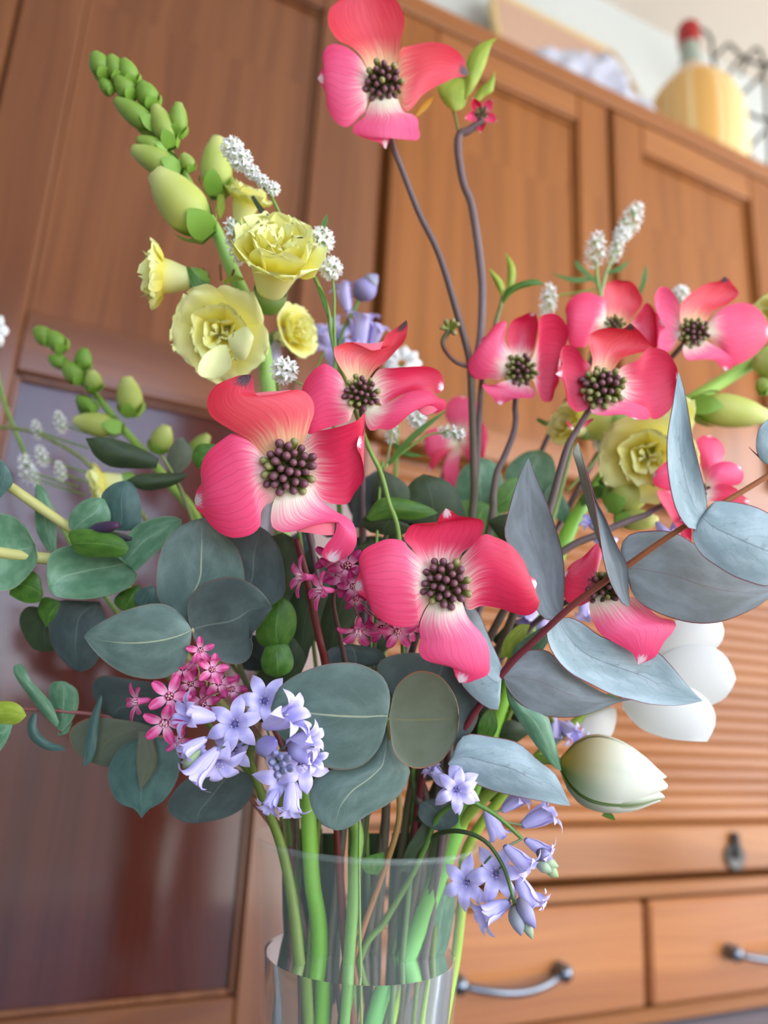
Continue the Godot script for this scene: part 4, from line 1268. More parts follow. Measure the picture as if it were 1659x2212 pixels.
func bell(o: Node3D, kind: String, ax: float, ay: float, ad: float, bx: float, by: float, bd: float, size_px: float, roll: float) -> void:
	# base at (ax, ay, ad), looking towards (bx, by, bd); size_px: length of a lobe in the photograph's pixels
	var a := P(ax, ay, ad)
	var b := P(bx, by, bd)
	var sz := size_px / FPX * ad
	var f := placed("floret", stamens_mesh(), M.petal, o, a, b - a, sz, roll)
	for k in 6:
		var t := part("tepal", tepal_mesh(kind), M.bell, f)
		var wob := sin(k * 7.3 + ax) * 0.10
		t.transform = Transform3D(Basis(Vector3.UP, TAU * k / 6.0 + wob) * Basis(Vector3.RIGHT, (0.06 if k % 2 else -0.03) + wob * 0.6).scaled(Vector3(1, 1.0 - absf(wob) * 0.5, 1)), Vector3.ZERO)


func bell_bud(o: Node3D, ax: float, ay: float, bx: float, by: float, d: float, w: float, green := 0.0, dz := 0.0) -> void:
	var mb := MB.new()
	var tip := lin(150, 136, 206).lerp(lin(168, 190, 130), green)
	pod(mb, P(ax, ay, d), P(bx, by, d - dz), w / FPX * d, [0.35, 0.85, 1.0, 0.9, 0.6, 0.15], [lin(150, 160, 130).lerp(lin(120, 110, 120), 1.0 - green), lin(178, 172, 222).lerp(lin(180, 204, 150), green), tip], 9, 10)
	built("floret_bud", mb, M.petal, o)


func stalk(o: Node3D, a: Array, r := 0.0006, c := Color(0.12, 0.2, 0.09)) -> void:
	var mb := MB.new()
	tube(mb, smooth3(W(a), 5), [r], 6, [c])
	built("stalk", mb, M.stem_green, o)


func bluebells() -> void:
	var g := lin(104, 124, 44)
	var g2 := lin(92, 130, 50)
	var o := thing("bluebell", "large lilac bluebell head hanging low over the vase, left of the round leaves", "bluebell", P(560, 1620, 0.38), "")
	stem(o, [612, 1665, 0.383, 595, 1625, 0.385, 560, 1600, 0.392, 540, 1640, 0.402, 575, 1740, 0.415, 608, 1830, 0.42, 632, 1950, 0.418, 648, 2100, 0.412, 652, 2205, 0.408], [0.0016, 0.0022, 0.0034, 0.0036], [g.darkened(0.2), g, lin(110, 134, 50)], M.stem_green, 16)
	bell(o, "star", 508, 1565, 0.392, 499, 1551, 0.352, 62, 0.2)
	bell(o, "star", 572, 1515, 0.400, 566, 1502, 0.36, 60, 0.7)
	bell(o, "star", 503, 1618, 0.402, 497, 1622, 0.36, 52, 0.1)
	bell(o, "bell", 574, 1568, 0.374, 680, 1518, 0.360, 106, 0.3)
	bell(o, "bell", 622, 1606, 0.372, 706, 1584, 0.364, 82, 0.1)
	bell(o, "bell", 462, 1550, 0.385, 386, 1538, 0.372, 92, 0.3)
	bell(o, "bell", 444, 1596, 0.378, 388, 1628, 0.37, 66, 0.5)
	bell(o, "bell", 470, 1618, 0.374, 405, 1694, 0.366, 92, 0.2)
	bell(o, "star", 470, 1636, 0.388, 478, 1690, 0.372, 60, 0.4)
	bell(o, "bell", 440, 1610, 0.385, 398, 1660, 0.375, 60, 0.9)
	bell(o, "star", 612, 1668, 0.392, 614, 1704, 0.366, 66, 0.6)
	bell(o, "star", 650, 1650, 0.392, 668, 1672, 0.366, 62, 0.2)
	bell(o, "bell", 628, 1690, 0.384, 632, 1768, 0.374, 78, 0.2)
	bell(o, "bell", 600, 1700, 0.386, 575, 1752, 0.376, 62, 0.6)
	bell(o, "bell", 655, 1640, 0.386, 700, 1640, 0.37, 62, 0.6)
	bell_bud(o, 560, 1620, 596, 1600, 0.372, 22, 0.0, 0.012)
	bell_bud(o, 625, 1602, 665, 1650, 0.37, 19, 0.0, 0.004)
	bell_bud(o, 398, 1660, 432, 1620, 0.372, 14, 1.0, 0.0)
	for k in 9:
		var a := k * 2.4
		var q := sqrt((k + 0.5) / 9.0) * 26.0
		bell_bud(o, 606 + cos(a) * q * 0.8, 1650 + sin(a) * q, 604 + cos(a) * q * 1.15, 1650 + sin(a) * q * 1.2, 0.370, 9, 0.25, 0.008)
	for s in [[574, 1568, 0.376, 585, 1600, 0.386], [622, 1606, 0.374, 605, 1620, 0.384], [508, 1565, 0.392, 540, 1596, 0.394], [470, 1618, 0.376, 520, 1602, 0.388], [503, 1618, 0.402, 540, 1604, 0.394], [628, 1690, 0.384, 606, 1660, 0.383], [462, 1550, 0.386, 520, 1590, 0.39]]:
		stalk(o, s)
	# right-hand bluebell with two hanging tips
	o = thing("bluebell", "lilac bluebell spray drooping to the right of the vase rim, two bud tips hanging", "bluebell", P(1067, 1873, 0.395))
	stem(o, [1128, 1812, 0.405, 1080, 1768, 0.405, 1040, 1742, 0.405, 1005, 1730, 0.408, 950, 1760, 0.42, 918, 1830, 0.432, 890, 1890, 0.432, 832, 1990, 0.428, 770, 2100, 0.42], [0.0011, 0.0014, 0.0018, 0.0022], [g2, g2, g], M.stem_green, 17)
	stem(o, [1112, 1962, 0.388, 1106, 1930, 0.39, 1085, 1868, 0.395, 1045, 1815, 0.402, 985, 1795, 0.41, 930, 1810, 0.43, 880, 1860, 0.445], [0.0009, 0.0012, 0.0018], [g2, lin(56, 70, 34), lin(56, 70, 34)], M.stem_green, 18, 8, "side_stem")
	bell(o, "star", 985, 1700, 0.412, 976, 1688, 0.375, 56, 0.5)
	bell(o, "star", 984, 1705, 0.405, 1000, 1720, 0.38, 48, 0.1)
	bell(o, "bell", 960, 1690, 0.422, 935, 1660, 0.42, 56, 0.2)
	bell(o, "bell", 1086, 1750, 0.425, 1140, 1712, 0.42, 66, 0.5)
	bell(o, "bell", 1130, 1782, 0.425, 1202, 1746, 0.42, 84, 0.2)
	bell(o, "bell", 1050, 1748, 0.422, 1075, 1800, 0.42, 72, 0.4)
	bell(o, "bell", 1092, 1830, 0.398, 1150, 1880, 0.388, 78, 0.4)
	bell(o, "bell", 1136, 1815, 0.405, 1192, 1848, 0.398, 66, 0.1)
	bell(o, "star", 1072, 1888, 0.405, 1067, 1872, 0.37, 62, 0.1)
	bell(o, "star", 1010, 1905, 0.41, 985, 1910, 0.385, 56, 0.3)
	bell(o, "bell", 1098, 1950, 0.395, 1022, 1988, 0.385, 86, 0.2)
	bell(o, "bell", 1116, 1890, 0.40, 1148, 1960, 0.39, 82, 0.6)
	bell(o, "bell", 1140, 1930, 0.404, 1182, 1952, 0.398, 46, 0.6)
	bell_bud(o, 1120, 1942, 1156, 2004, 0.385, 17, 0.1)
	bell_bud(o, 1108, 1958, 1126, 2020, 0.386, 17, 0.4)
	bell_bud(o, 1132, 1985, 1150, 2028, 0.388, 11, 0.8)
	bell_bud(o, 1160, 1840, 1194, 1856, 0.396, 15, 0.0)
	bell_bud(o, 1168, 1856, 1206, 1872, 0.396, 13, 0.9)
	bell_bud(o, 1180, 1872, 1206, 1894, 0.396, 12, 1.0)
	bell_bud(o, 1160, 1862, 1192, 1884, 0.394, 13, 0.8)
	for s in [[985, 1702, 0.41, 1005, 1730, 0.408], [1086, 1750, 0.425, 1060, 1756, 0.406], [1130, 1782, 0.425, 1090, 1776, 0.405], [1092, 1830, 0.398, 1128, 1812, 0.405], [1072, 1888, 0.405, 1085, 1868, 0.395], [1098, 1950, 0.395, 1106, 1930, 0.39], [1010, 1905, 0.41, 1060, 1850, 0.398]]:
		stalk(o, s)
	# blurred ones at the back
	o = thing("bluebell", "blurred bluebell rising behind the blossom with the pointed petal", "bluebell", P(780, 690, 0.53))
	stem(o, [800, 605, 0.53, 770, 660, 0.53, 735, 735, 0.528, 720, 860, 0.52, 740, 1200, 0.49, 770, 1650, 0.46], [0.001, 0.0018, 0.0024], [g2], M.stem_green, 19)
	bell_bud(o, 770, 645, 812, 600, 0.53, 26, 0.0)
	bell_bud(o, 790, 618, 816, 594, 0.528, 17, 0.3)
	bell(o, "bell", 752, 672, 0.53, 742, 596, 0.53, 66, 0.2)
	bell(o, "bell", 778, 760, 0.532, 784, 670, 0.526, 92, 0.5)
	bell(o, "bell", 800, 752, 0.536, 820, 700, 0.53, 60, 0.5)
	bell(o, "star", 725, 740, 0.54, 705, 720, 0.52, 58, 0.1)
	bell(o, "bell", 720, 770, 0.54, 690, 700, 0.53, 70, 0.1)
	bell(o, "bell", 745, 730, 0.535, 765, 770, 0.52, 60, 0.1)
	o = thing("bluebell", "small blurred blue bell between the yellow snapdragon stem and the white floret heads", "bluebell", P(600, 720, 0.5))
	stem(o, [612, 665, 0.5, 598, 740, 0.5, 600, 830, 0.49, 640, 1100, 0.47, 700, 1600, 0.455], [0.0008, 0.0014, 0.002], [g], M.stem_green, 20)
	bell(o, "bell", 606, 678, 0.5, 620, 724, 0.495, 46, 0.1)
	bell(o, "bell", 598, 740, 0.498, 580, 820, 0.495, 72, 0.3)
	bell_bud(o, 600, 672, 602, 652, 0.5, 8, 0.0)
	o = thing("bluebell", "dim violet bluebell behind the eucalyptus stem and the drooping blossom at right", "bluebell", P(1220, 1500, 0.47))
	stem(o, [1195, 1560, 0.47, 1150, 1450, 0.47, 1180, 1330, 0.475, 1120, 1500, 0.47, 1000, 1750, 0.455], [0.0012, 0.002], [g], M.stem_green, 21)
	for s in [[1208, 1560, 1232, 1580], [1196, 1550, 1196, 1600], [1225, 1560, 1250, 1600], [1160, 1320, 1130, 1345], [1175, 1325, 1170, 1370], [1262, 1290, 1262, 1340], [1300, 1150, 1270, 1120], [1450, 1150, 1480, 1120], [1330, 1165, 1300, 1180], [1420, 1130, 1440, 1160]]:
		bell(o, "bell", s[0], s[1], 0.475, s[2], s[3], 0.468, 56, s[0] * 0.1)


# ---------- flowering currant ----------
func currant_mesh(dark: bool) -> ArrayMesh:
	var key := "currant%s" % dark
	if not shared.has(key):
		var mb := MB.new()
		var deep := lin(196, 36, 110) if not dark else lin(142, 18, 80)
		var lite := lin(236, 112, 168) if not dark else lin(182, 36, 110)
		lathe(mb, Vector3.ZERO, [[0.001, 0.0], [0.10, 0.02], [0.13, 0.2], [0.15, 0.5], [0.2, 0.66]], 12, [lin(150, 110, 60), deep, lite, lite, lite])
		for k in 5:
			var a := TAU * k / 5.0
			var rows := []
			var cols := []
			for i in 9:
				var t := i / 8.0
				var w := 0.03 + 0.185 * pow(sin(PI * (0.10 + 0.85 * t)), 0.7)
				var row := PackedVector3Array()
				var cl := []
				for j in 5:
					var u := j / 4.0 * 2.0 - 1.0
					var p := Vector3(u * w, 0.62 + 0.16 * sin(t * 2.2) + 0.05 * u * u, 0.17 + 0.72 * t)
					row.append(p.rotated(Vector3.UP, a))
					cl.append(lin(246, 190, 214).lerp(deep.lerp(lite, 0.5 + 0.5 * sin(u * 4.0 + 1.0)), clampf(t * 2.2, 0.0, 1.0)))
				rows.append(row)
				cols.append(cl)
			grid(mb, rows, [], cols)
		for k in 5:
			var a := TAU * (k + 0.5) / 5.0
			var d := Vector3(sin(a), 0, cos(a)) * 0.12
			pod(mb, d + Vector3(0, 0.58, 0), d * 0.9 + Vector3(0, 0.84, 0), 0.05, [0.6, 1.0, 0.8, 0.3], [lin(238, 170, 196), lin(250, 220, 226)], 6, 5)
		pod(mb, Vector3(0, 0.5, 0), Vector3(0, 0.78, 0), 0.07, [0.5, 1.0, 0.6], [lin(244, 206, 190)], 6, 5)
		shared[key] = mb.mesh()
	return shared[key]


func currants() -> void:
	var brown := lin(92, 60, 50)
	var o := thing("currant_sprig", "bright pink flowering currant cluster beside the bluebell head at lower left", "currant flowers", P(380, 1500, 0.38))
	stem(o, [430, 1520, 0.392, 480, 1490, 0.398, 560, 1520, 0.42, 640, 1700, 0.45], [0.001, 0.0016, 0.0022], [lin(140, 60, 80), brown], M.stem, 22)
	for f in [[396, 1446, 0.395, 391, 1430, 0.37, 34, 0], [368, 1508, 0.39, 360, 1494, 0.365, 45, 0], [360, 1545, 0.385, 350, 1578, 0.37, 46, 0], [455, 1452, 0.39, 464, 1436, 0.375, 34, 0], [432, 1400, 0.392, 436, 1420, 0.37, 30, 0], [424, 1398, 0.389, 430, 1428, 0.386, 44, 0], [440, 1524, 0.4, 434, 1508, 0.375, 36, 1], [326, 1512, 0.388, 288, 1516, 0.382, 42, 0], [470, 1478, 0.402, 480, 1465, 0.38, 34, 1], [412, 1480, 0.402, 410, 1466, 0.38, 32, 1], [500, 1492, 0.408, 505, 1480, 0.39, 32, 1], [385, 1590, 0.39, 386, 1620, 0.375, 30, 0]]:
		placed("floret", currant_mesh(f[7] == 1), M.petal, o, P(f[0], f[1], f[2]), P(f[3], f[4], f[5]) - P(f[0], f[1], f[2]), f[6] * 1.15 / FPX * f[2], f[0])
		stalk(o, [f[0], f[1], f[2], lerpf(f[0], 445, 0.6), lerpf(f[1], 1510, 0.6), 0.402], 0.0005, lin(150, 60, 90))
	o = thing("currant_sprig", "magenta flowering currant cluster between the two largest blossoms at the centre", "currant flowers", P(740, 1270, 0.4))
	stem(o, [750, 1240, 0.41, 720, 1290, 0.415, 740, 1400, 0.425, 780, 1600, 0.445], [0.001, 0.0016, 0.002], [brown], M.stem, 23)
	for f in [[682, 1248, 0.395, 625, 1244, 0.388, 46, 0], [722, 1276, 0.392, 672, 1272, 0.385, 44, 0], [716, 1210, 0.412, 706, 1196, 0.39, 36, 1], [730, 1232, 0.408, 722, 1218, 0.385, 40, 1], [752, 1226, 0.404, 748, 1214, 0.38, 42, 1], [748, 1250, 0.404, 736, 1256, 0.385, 38, 1], [764, 1262, 0.4, 762, 1274, 0.385, 34, 1], [776, 1335, 0.405, 772, 1384, 0.395, 46, 0], [800, 1330, 0.408, 798, 1374, 0.4, 40, 1], [824, 1345, 0.408, 828, 1374, 0.392, 36, 1], [858, 1350, 0.408, 860, 1384, 0.392, 40, 0], [884, 1350, 0.412, 890, 1370, 0.4, 28, 0], [770, 1290, 0.41, 766, 1300, 0.39, 30, 1]]:
		placed("floret", currant_mesh(f[7] == 1), M.petal, o, P(f[0], f[1], f[2]), P(f[3], f[4], f[5]) - P(f[0], f[1], f[2]), f[6] * 1.15 / FPX * f[2], f[0])
		stalk(o, [f[0], f[1], f[2], lerpf(f[0], 745, 0.6), lerpf(f[1], 1270, 0.6), 0.412], 0.0005, lin(150, 60, 90))
	stem(o, [640, 1165, 0.425, 660, 1240, 0.42, 690, 1380, 0.42, 705, 1450, 0.43, 740, 1700, 0.45], [0.0022, 0.0026], [lin(92, 26, 22), lin(120, 40, 28)], M.stem, 24, 8, "side_stem")


# ---------- snapdragons ----------
func bloom_mesh(flare: float, key: String) -> ArrayMesh:    # a ruffled snapdragon flower, +y out of its mouth, one unit long
	if not shared.has(key):
		var mb := MB.new()
		var pale := lin(244, 246, 172)
		var yel := lin(248, 236, 96)
		var grn := lin(206, 220, 128)
		var n := noise(77, 1.4, 2)
		var long := flare < 0.8
		var mouth := 0.30 if long else 0.24
		var my := 0.72 if long else 0.42
		lathe(mb, Vector3.ZERO, [[0.02, 0.0], [0.10, 0.02], [0.14, my * 0.2], [mouth * 0.66, my * 0.5], [mouth * 0.9, my * 0.8], [mouth, my]], 20, [grn, pale, pale, pale, yel])
		for whorl in 4:
			var count: int = [5, 5, 4, 3][whorl]
			for k in count:
				var a := TAU * (k + 0.5 * whorl) / count + 0.3 * whorl + n.get_noise_2d(k * 9.0, whorl * 7.0) * 0.5
				var rows := []
				var cols := []
				var r0: float = mouth * [0.92, 0.72, 0.45, 0.2][whorl]
				var out: float = [0.50, 0.24, 0.08, 0.0][whorl] * flare
				var up: float = [0.20, 0.26, 0.24, 0.2][whorl]
				var wid: float = [0.40, 0.30, 0.20, 0.12][whorl] * (1.0 if long else 1.1)
				for i in 11:
					var t := i / 10.0
					var row := PackedVector3Array()
					var cl := []
					var w := wid * sqrt(maxf(0.02, 1.0 - pow((t - 0.42) / 0.585, 2.0)))
					for j in 11:
						var u := j / 10.0 * 2.0 - 1.0
						var ruff := n.get_noise_3d(u * 0.9 + k * 3.1, t * 1.1, whorl * 5.0) * 0.13 * t
						var curl := 0.10 * flare * pow(t, 3.0) if whorl == 0 else -0.05 * t * t
						var p := Vector3(u * w, my - 0.03 + up * sin(t * 1.7) - curl + ruff, r0 + out * sin(t * 1.45) + (0.10 * whorl - 0.16) * u * u * 0.5 + ruff * 0.6)
						row.append(p.rotated(Vector3.UP, a))
						cl.append(yel.lerp(pale, clampf(t * 1.5 - 0.12 * whorl, 0.0, 1.0)))
					rows.append(row)
					cols.append(cl)
				grid(mb, rows, [], cols)
		shared[key] = mb.mesh()
	return shared[key]


func snap_bud(o: Node3D, ax: float, ay: float, bx: float, by: float, d: float, w: float, yellow: float, dz := 0.0) -> void:
	var mb := MB.new()
	var g := lin(128, 172, 62)
	var y := lin(206, 214, 110)
	var tip := g.lerp(y, yellow)
	var a := P(ax, ay, d)
	var b := P(bx, by, d - dz)
	pod(mb, a, b, w / FPX * d, [0.3, 0.8, 1.0, 0.95, 0.75, 0.4], [g, tip, tip, tip.lerp(lin(228, 232, 150), yellow)], 12, 12)
	# the folded lips of the bud
	var ax3 := (b - a).normalized()
	var s := ax3.cross(cam_dir(0, 0, -1)).normalized()
	for k in 2:
		var off := s * (w / FPX * d) * (0.45 if k == 0 else -0.45) + cam_dir(0, 0, -1) * (w / FPX * d) * 0.35
		pod(mb, a.lerp(b, 0.35) + off * 0.8, b + off * 0.25, w / FPX * d * 0.55, [0.4, 0.9, 1.0, 0.7, 0.3], [tip, tip.lerp(lin(236, 238, 170), yellow * 0.7)], 10, 9)
	var bud := built("bud", mb, M.petal, o)
	mb = MB.new()
	for k in 4:
		var an := TAU * k / 4.0
		var rad := (s * cos(an) + ax3.cross(s) * sin(an)) * (w / FPX * d)
		var rows := []
		for i in 6:
			var t := i / 5.0
			var row := PackedVector3Array()
			for j in 4:
				var u := j / 3.0 * 2.0 - 1.0
				var p := a.lerp(b, -0.03 + 0.38 * t) + rad * (0.35 + 0.72 * sin(t * 1.8)) + rad.cross(ax3) * u * 0.62 * sin(PI * (0.25 + 0.72 * t))
				row.append(p)
			rows.append(row)
		var cl := []
		for i in 6:
			cl.append([g, g, g, g])
		grid(mb, rows, [], cl)
	built("calyx", mb, M.stem_green, bud)


func snap_bloom(o: Node3D, ax: float, ay: float, ad: float, bx: float, by: float, bd: float, flare: float, key: String, size := 0.0, roll := 0.0) -> void:
	var a := P(ax, ay, ad)
	var b := P(bx, by, bd)
	var sz := a.distance_to(b) if size == 0.0 else size / FPX * ad
	var f := placed("flower", bloom_mesh(flare, key), M.petal, o, a, b - a, sz, roll)
	var mb := MB.new()
	var g := lin(110, 150, 52)
	lathe(mb, Vector3.ZERO, [[0.03, -0.06], [0.15, 0.0], [0.19, 0.12], [0.2, 0.2], [0.19, 0.26]], 12, [g, g, g.lightened(0.1)])
	part("calyx", mb.mesh(), M.stem_green, f)


func snapdragons() -> void:
	var g := lin(150, 194, 92)
	var g2 := lin(112, 164, 50)
	var o := thing("snapdragon", "tall pale yellow snapdragon spike with green buds at upper left", "snapdragon", P(460, 480, 0.46))
	stem(o, [212, 122, 0.462, 262, 188, 0.464, 330, 282, 0.465, 386, 362, 0.465, 430, 440, 0.466, 470, 505, 0.467, 500, 580, 0.468, 536, 660, 0.468, 566, 740, 0.467, 580, 840, 0.466, 605, 1100, 0.458, 640, 1500, 0.445, 664, 1740, 0.436, 674, 1900, 0.432, 690, 2020, 0.43, 682, 2200, 0.42], [0.0016, 0.0026, 0.0034, 0.0042, 0.0046, 0.0047, 0.0047, 0.0048, 0.0054, 0.0062], [g2, g, g, g, lin(112, 172, 34), lin(116, 176, 30)], M.stem_green, 25, 12)
	for k in [[232, 170, 203, 114, 24, 0.1], [262, 178, 238, 120, 22, 0.1], [288, 186, 265, 128, 22, 0.05], [244, 202, 216, 172, 15, 0.0], [290, 214, 250, 165, 22, 0.1], [334, 234, 303, 178, 24, 0.05], [338, 280, 250, 216, 24, 0.15], [372, 318, 334, 228, 25, 0.45], [384, 296, 386, 222, 20, 0.2], [360, 326, 296, 300, 18, 0.2], [388, 372, 286, 322, 28, 0.55], [416, 370, 394, 332, 16, 0.4]]:
		snap_bud(o, k[0], k[1], k[2], k[3], 0.458, k[4], k[5], 0.004)
	snap_bud(o, 450, 508, 335, 372, 0.452, 50, 0.95, 0.012)
	leaf(o, [405, 480, 360, 450, 332, 415, 326, 388, 345, 370], [422, 470, 388, 430, 366, 400, 354, 380, 345, 370], 0.446, [0, 0, 8, -4], M.yellow_petal, "petal")
	leaf(o, [410, 478, 384, 430, 366, 396, 362, 370], [440, 470, 428, 420, 400, 384, 362, 370], 0.445, [0, 0, 9, -5], M.yellow_petal, "petal")
	snap_bud(o, 466, 424, 470, 298, 0.478, 34, 0.8)
	snap_bloom(o, 512, 505, 0.488, 540, 405, 0.478, 0.55, "bloom_tight")
	snap_bloom(o, 578, 662, 0.462, 604, 528, 0.424, 0.42, "bloom_cup", 184, 0.4)
	snap_bloom(o, 446, 606, 0.452, 312, 592, 0.444, 0.6, "bloom_tight", 0.0, 1.0)
	snap_bloom(o, 490, 712, 0.465, 452, 735, 0.415, 1.15, "bloom_open", 132, 0.2)
	leaf(o, [466, 748, 440, 768, 427, 795, 433, 813, 459, 819], [490, 745, 497, 771, 499, 792, 480, 811, 459, 819], 0.436, [-2, 5, 3, 4], M.yellow_petal, "petal")
	leaf(o, [496, 750, 512, 772, 529, 777, 542, 752, 548, 728], [492, 728, 509, 716, 530, 705, 541, 712, 548, 728], 0.44, [-2, 4, 3, -4], M.yellow_petal, "petal")
	snap_bloom(o, 585, 740, 0.51, 640, 715, 0.495, 0.7, "bloom_half", 96, 0.2)
	leaf(o, [452, 612, 430, 600, 412, 580, 402, 574], [456, 620, 428, 632, 412, 612, 402, 574], 0.446, [0, 2, 2, 0], M.green_leaf)
	leaf(o, [470, 640, 440, 640, 420, 632, 408, 626], [476, 646, 452, 656, 428, 650, 408, 626], 0.446, [0, 2, 2, 0], M.green_leaf)
	leaf(o, [470, 420, 468, 450, 475, 475], [484, 420, 486, 450, 475, 475], 0.472, [0, 0, 1, 0], M.lime_leaf)
	leaf(o, [505, 510, 500, 490, 492, 470], [520, 520, 530, 500, 492, 470], 0.482, [0, 0, 1, 0], M.green_leaf)
	leaf(o, [482, 608, 500, 596, 515, 596, 530, 604], [486, 616, 505, 608, 516, 606, 530, 604], 0.452, [0, 2, 2, 0], M.lime_leaf)
	for k in [[478, 606, 476, 570], [500, 600, 506, 582], [440, 580, 452, 598]]:
		stalk(o, [k[0], k[1], 0.453, k[2], k[3], 0.45], 0.0008, lin(130, 80, 40))

	o = thing("snapdragon", "shorter blurred green snapdragon spike at the far left, mostly in bud", "snapdragon", P(230, 870, 0.54))
	stem(o, [92, 718, 0.545, 150, 790, 0.545, 206, 852, 0.545, 260, 920, 0.542, 318, 985, 0.538, 370, 1050, 0.53, 430, 1130, 0.52, 540, 1400, 0.48, 700, 1690, 0.445, 768, 1780, 0.428, 766, 1880, 0.424, 756, 2040, 0.42, 742, 2205, 0.412], [0.0014, 0.0024, 0.0032, 0.0036, 0.0036, 0.0034, 0.0034], [g2, lin(140, 172, 70), lin(120, 160, 70), lin(112, 172, 84)], M.stem_green, 26, 10)
	for k in [[112, 742, 76, 708, 20, 0.1], [140, 758, 102, 716, 20, 0.05], [146, 790, 106, 772, 16, 0.0], [178, 800, 182, 752, 18, 0.0], [180, 826, 138, 784, 22, 0.1], [206, 846, 198, 800, 19, 0.5], [210, 885, 166, 858, 15, 0.0], [286, 900, 274, 814, 27, 0.75], [262, 925, 160, 908, 26, 0.9], [340, 978, 360, 920, 24, 0.7], [410, 985, 450, 940, 18, 0.4]]:
		snap_bud(o, k[0], k[1], k[2], k[3], 0.535, k[4], k[5], 0.004)
	snap_bloom(o, 290, 1034, 0.535, 196, 1052, 0.525, 0.45, "bloom_tight", 0.0, 0.4)
	leaf(o, [215, 905, 190, 885, 164, 862, 168, 880], [220, 915, 200, 918, 176, 902, 168, 880], 0.55, [0, 0, 2, 0], M.green_leaf)

	o = thing("snapdragon", "pale yellow snapdragon on a thick bright green stem crossing behind the upright eucalyptus leaf", "snapdragon", P(1480, 870, 0.53))
	stem(o, [1760, 700, 0.55, 1659, 762, 0.545, 1575, 815, 0.54, 1490, 866, 0.535, 1400, 930, 0.545, 1320, 1010, 0.545, 1260, 1090, 0.53, 1218, 1170, 0.5, 1130, 1380, 0.48, 1020, 1700, 0.455, 948, 1890, 0.44, 886, 2050, 0.432, 818, 2205, 0.42], [0.0044, 0.0048, 0.005, 0.0052, 0.0054, 0.0058, 0.006], [lin(160, 206, 92), lin(160, 210, 90), lin(120, 170, 60), lin(130, 190, 40), lin(116, 184, 96), lin(122, 196, 104)], M.stem_green, 27, 12)
	snap_bud(o, 1492, 876, 1658, 900, 0.525, 36, 0.95, 0.006)
	snap_bloom(o, 1690, 690, 0.545, 1640, 662, 0.53, 0.8, "bloom_half", 64, 0.3)
	snap_bud(o, 1690, 790, 1628, 780, 0.53, 32, 0.6)
	snap_bud(o, 1660, 850, 1640, 818, 0.53, 18, 0.4)
	snap_bloom(o, 1400, 975, 0.50, 1398, 1000, 0.46, 1.0, "bloom_open", 128, 0.7)
	snap_bloom(o, 1420, 905, 0.515, 1440, 900, 0.475, 0.8, "bloom_half", 100, 0.1)
	snap_bloom(o, 1270, 940, 0.52, 1212, 905, 0.505, 0.8, "bloom_half", 82, 0.5)
	snap_bud(o, 1352, 905, 1240, 930, 0.52, 34, 1.0)
	snap_bud(o, 1310, 1090, 1402, 1052, 0.50, 38, 0.95, 0.004)
	snap_bud(o, 1330, 1120, 1420, 1125, 0.495, 24, 0.9, 0.002)
	for k in [[1330, 930, 1372, 905, 1390, 890], [1290, 1040, 1345, 1020, 1380, 1010], [1250, 1080, 1300, 1060, 1330, 1060]]:
		leaf(o, [k[0], k[1], k[2] - 10, k[3] - 12, k[4], k[5]], [k[0] + 8, k[1] + 14, k[2] + 10, k[3] + 10, k[4], k[5]], 0.518, [0, 2, 2, 0], M.green_leaf)


# ---------- tulips ----------
const TULIP_TURN := 0.1


